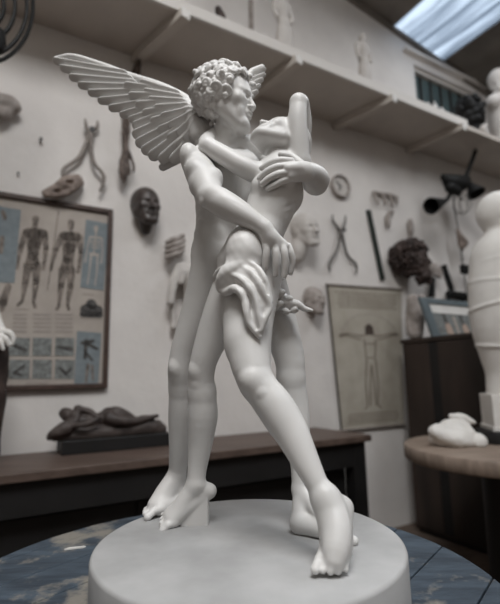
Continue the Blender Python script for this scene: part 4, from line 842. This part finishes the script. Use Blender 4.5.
# ------------------------------------------------------------------ on and above the cabinet
zc2 = zc
def oncab(px, py): return atz(px, py, zc2)
pd = .42; pic = thing('framed_picture', 'blue framed picture with a white band, propped up on the cabinet', 'picture', wp(toS(onw(450, 334, pd)), pd, zc))
ps0, ps1 = toS(onw(430, 330, pd)), toS(onw(479, 330, pd)) + .1; pz1 = onw(440, 298, pd)[2]; W_ = lambda u: ps0 + (ps1 - ps0) * u
tilt = .05
def slab(b, u0, u1, v0, v1, o0, o1):
    zz = lambda v: zc + (pz1 - zc) * v
    b.hexa([wp(W_(u) - .045 * v, pd - tilt * v + o, zz(v)) for v in (v0, v1) for u, o in ((u0, o1), (u1, o1), (u1, o0), (u0, o0))])
b = MB()
for q in ((0, .12, 0, 1), (.92, 1, 0, 1), (.12, .92, 0, .06), (.12, .92, .86, 1)): slab(b, *q, 0, .025)
b.build('frame', BLUEF, pic, bevel=.003)
b = MB(); slab(b, .12, .92, .06, .86, .002, .012); b.build('print', PGREY, pic)
b = MB(); slab(b, .12, .92, .62, .86, .0122, .0145); b.build('white_band', WHITEP, pic)
for u in (.33, .62):
    b = MB(); slab(b, u - .05, u + .05, .08, .30, .0122, .014); slab(b, u - .035, u + .035, .30, .36, .0122, .014); b.build('printed_bulb', TAN, pic)
    b = MB(); slab(b, u - .035, u + .01, .36, .60, .0122, .0142); b.build('printed_stem', PDARK, pic)
for u in (.45, .75):
    b = MB(); slab(b, u, u + .05, .1, .55, .0122, .0138); b.build('printed_stripe', PAPER, pic)
# plaster leg standing behind the picture
sc = Sculpt(.004, .012); q = wp(toS(onw(415, 330, .22)), .22, zc); q = wp(max(toS(q), cs + .05), .22, zc)
wl(sc, [(413, 300, .22, 6), (416, 312, .22, 8), (417, 324, .22, 7), (416, 334, .22, 6.5)]); wl(sc, [(411, 304, .18, 4), (410, 318, .18, 4.5), (411, 332, .2, 4.5)]); wl(sc, [(422, 298, .22, 4), (423.5, 308, .22, 4), (421, 320, .22, 4)])
tag(sc.build('plaster_torso', PLASTERG, cut=[(V(0, 0, zc + .001), V(0, 0, -1))]), 'grey plaster torso fragment on the cabinet, left of the blue picture', 'plaster cast')
pc = thing('small_head', 'small pale head on a black peg, on the wall above the blue picture', 'head', onw(432, 285, .05))
c = onw(434.5, 271, .07); sc = Sculpt(.004, .008); head(sc, c, WN * .8 + WD * .5, UZ, 17 * mpp(c), ears=(0, 0)); sc.ell(c + UZ * .02, V(.042, .05, .045), None, .01); sc.build('head', PLASTERG, pc)
b = MB(); b.tube([onw(433, 278, .07), onw(432, 288, .06), onw(431.5, 297, .05)], [.02, .026, .028], 12); b.tube([onw(432.5, 284, .003), onw(432.5, 284, .065)], .008, 8); b.build('peg', BLACK, pc, smooth=True)
b = MB(); b.bar(onw(443.5, 265, .015), onw(452, 291, .015), .052, .025, WD); tag(b.build('black_bar', BLACK, bevel=.004), 'short black bar on the wall right of the small pale head', 'bar')
sc = Sculpt(.004, .008); wl(sc, [(449, 294, .05, 3.6), (458, 295.5, .05, 4), (467, 297, .05, 4.4)]); wl(sc, [(450, 291, .05, 2), (449, 298, .05, 2)]); wl(sc, [(463, 300, .05, 2.4), (468, 293, .05, 2)]); wl(sc, [(458, 295, .02, 2), (458, 295, .004, 2)]); tag(sc.build('clamp', BLACK), 'black clamp on the wall at the foot of the hanging cord', 'clamp')
# ------------------------------------------------------------------ torso sculpture and fragment on the round wooden table
pad = .805; q0 = atz(494, 432, pad); TY = q0[1] + .10
tor = thing('torso_sculpture', 'smooth white torso sculpture on a square plinth at the right edge', 'sculpture', (q0[0] + .1, TY, pad))
def tp(x, y): return aty(x, y, TY)
ctr = tp(517, 420); ctr[2] = pad
Rt = np.stack([unit(V(.72, -.69, 0)), unit(V(.69, .72, 0)), UZ], 1)
hb = (aty(494, 432, q0[1])[2] - pad); ph = tp(480, 394)[2] - pad
hx = .105; pcx = q0 + Rt @ V(hx * .0, 0, 0); pc_ = V(q0[0] + .105 * 1.30, q0[1] + .03, 0)
R2 = np.stack([unit(V(.66, .75, 0)), unit(V(-.75, .66, 0)), UZ], 1)      # the nearest corner of the plinth points at the camera
qb = aty(480, 418, q0[1] + .20); a2 = unit(V(qb[0] - q0[0], qb[1] - q0[1], 0)); a1 = V(a2[1], -a2[0], 0); R2 = np.stack([a1, a2, UZ], 1)
cen = q0 + (a1 + a2) * hx; cen = V(cen[0], cen[1], 0)
def pbox(b, h, z0, z1): b.hexa([V(cen[0], cen[1], z) + R2 @ V(x * h, y * h, 0) for z in (z0, z1) for x, y in ((-1, -1), (1, -1), (1, 1), (-1, 1))])
b = MB(); pbox(b, hx, pad, pad + .022); pbox(b, hx * .93, pad + .022, pad + ph); b.build('plinth', WHITEP, tor, bevel=.003)
sc = Sculpt(.004, .02); TY2 = cen[1]
def tl(pts, k=None): sc.chain([(aty(x, y, TY2), r * mpp(aty(x, y, TY2))) for x, y, r in pts], k)
tl([(500, 213, 22), (503, 220, 20)]); tl([(508, 262, 35), (511, 295, 39), (513, 325, 38), (513, 350, 31), (513, 372, 25), (513, 392, 24)], .03)
sc.ops[0:0] = []
for y, r in ((262, 38.5), (284, 40.5), (306, 41), (346, 33.5)):
    p = aty(512, y, TY2); m_ = mpp(p); sc.torus(p, (r - 1.6) * m_, 1.2 * m_, UZ + V(.08 * math.sin(y), .1 * math.cos(y * .7), 0), .012)
sc.build('body', WHITEP, tor, cut=[(V(0, 0, pad + ph - .002), V(0, 0, -1))])
b = MB(); b.lathe(V(cen[0], cen[1] - .01, .75), [(.17, 0), (.17, .049), (.165, .054)], 48); tag(b.build('turntable', BLACKW, smooth=True), 'flat black turntable disc under the white torso sculpture', 'turntable')
sc = Sculpt(.0035, .010); FY = 2.02
def fl(pts, k=None): sc.chain([(aty(x, y, FY + o_), r * mpp(aty(x, y, FY + o_))) for x, y, o_, r in pts], k)
z_ = atz(452, 448, .75)[1]; FY = z_ + .05
fl([(434, 431, .0, 5.5), (444, 436, -.02, 7), (458, 440, -.03, 8.5), (466, 442, -.02, 7)]); fl([(434, 438, .02, 5), (446, 443, .0, 5), (460, 446, -.01, 5)])
fl([(438, 432, .02, 6), (452, 434, .0, 9.5), (466, 437, .0, 8)]); fl([(446, 424, .03, 4), (458, 423, .03, 5), (466, 428, .02, 5)])
fl([(436, 428, .04, 4), (450, 428, .03, 6), (462, 428, .02, 6), (470, 433, .0, 5)]); fl([(451, 416, .03, 2.6), (462, 417, .03, 3.5), (470, 421, .02, 3.2), (475, 422.5, .02, 1.6)], .006); fl([(460, 419, .03, 4), (462, 427, .03, 5)])
sc.ball(aty(478, 442, FY - .01), 8.8 * mpp(aty(478, 442, FY)), .004)
tag(sc.build('torso_fragment', WHITEP, noise=.0012, nscale=70, cut=[(V(0, 0, .751), V(0, 0, -1))]), 'broken white plaster torso lying on the round wooden table', 'fragment')
# ------------------------------------------------------------------ plaster hand over a brown clay block, left edge of the long table
lf = thing('draped_hand', 'white plaster hand over a brown clay form, at the left edge on the long table', 'sculpture', wp(toS(onw(-14, 440, .32)), .32, .75))
sc = Sculpt(.004, .012); wl(sc, [(-16, 452, .32, 15), (-13, 420, .32, 14), (-7, 385, .32, 13), (-4, 362, .32, 12), (-4, 348, .32, 10)]); sc.build('clay_form', TERRA, lf, noise=.003, nscale=30, cut=[(V(0, 0, .751), V(0, 0, -1))])
sc = Sculpt(.0035, .008); wl(sc, [(-18, 292, .30, 9), (-9, 312, .33, 7.5), (-2, 328, .36, 6), (3, 335, .37, 5.5)]); 
for f in ([(2, 332, .38, 3.4), (9, 332.5, .40, 3), (13, 338, .40, 2.6), (12, 344, .40, 2)], [(0, 336, .40, 3.2), (6, 339, .42, 2.8), (9, 345, .42, 2.2)], [(-3, 338, .41, 3), (1, 343, .42, 2.6), (3, 349, .42, 2)], [(-6, 339, .41, 3), (-5, 346, .42, 2.4)]): wl(sc, f, .003)
sc.build('hand', WHITEP, lf)['label'] = 'white plaster hand'
# ================================================================== light
def area(name, loc, target, sx, sy, power, col):
    d_ = bpy.data.lights.new(name, 'AREA'); d_.shape = 'RECTANGLE'; d_.size, d_.size_y = sx, sy; d_.energy = power; d_.color = col
    o = bpy.data.objects.new(name, d_); COL.objects.link(o); o.location = loc; o.rotation_euler = (Vector(target) - Vector(loc)).to_track_quat('-Z', 'Y').to_euler(); return o
km = wp((K0 + K1) / 2, (KD0 + KD1) / 2, zroof((K0 + K1) / 2) - .06)
o = area('skylight_daylight', km, km - UZ + V(.0, .0, 0), 1.9, 2.1, 205, (1, .985, .965)); o.rotation_euler = (0, 0, math.radians(30))
ls = wp((L0 + L1) / 2, 2.4, zroof((L0 + L1) / 2) - .06); o = area('skylight_strip_daylight', ls, ls - UZ, L1 - L0, 3.4, 45, (.97, .985, 1)); o.rotation_euler = (0, 0, math.radians(30))
w = bpy.data.worlds.new('sky'); SC.world = w; w.use_nodes = True; bg = w.node_tree.nodes['Background']; bg.inputs[0].default_value = (.74, .82, .94, 1); bg.inputs[1].default_value = 1.5
SC.view_settings.view_transform = 'Standard'; SC.view_settings.look = 'None'; SC.view_settings.gamma = 1; SC.view_settings.exposure = 0.0; SC.view_settings.use_curve_mapping = False
SC.cycles.use_denoising = True; SC.cycles.max_bounces = 8; SC.cycles.caustics_reflective = False; SC.cycles.caustics_refractive = False
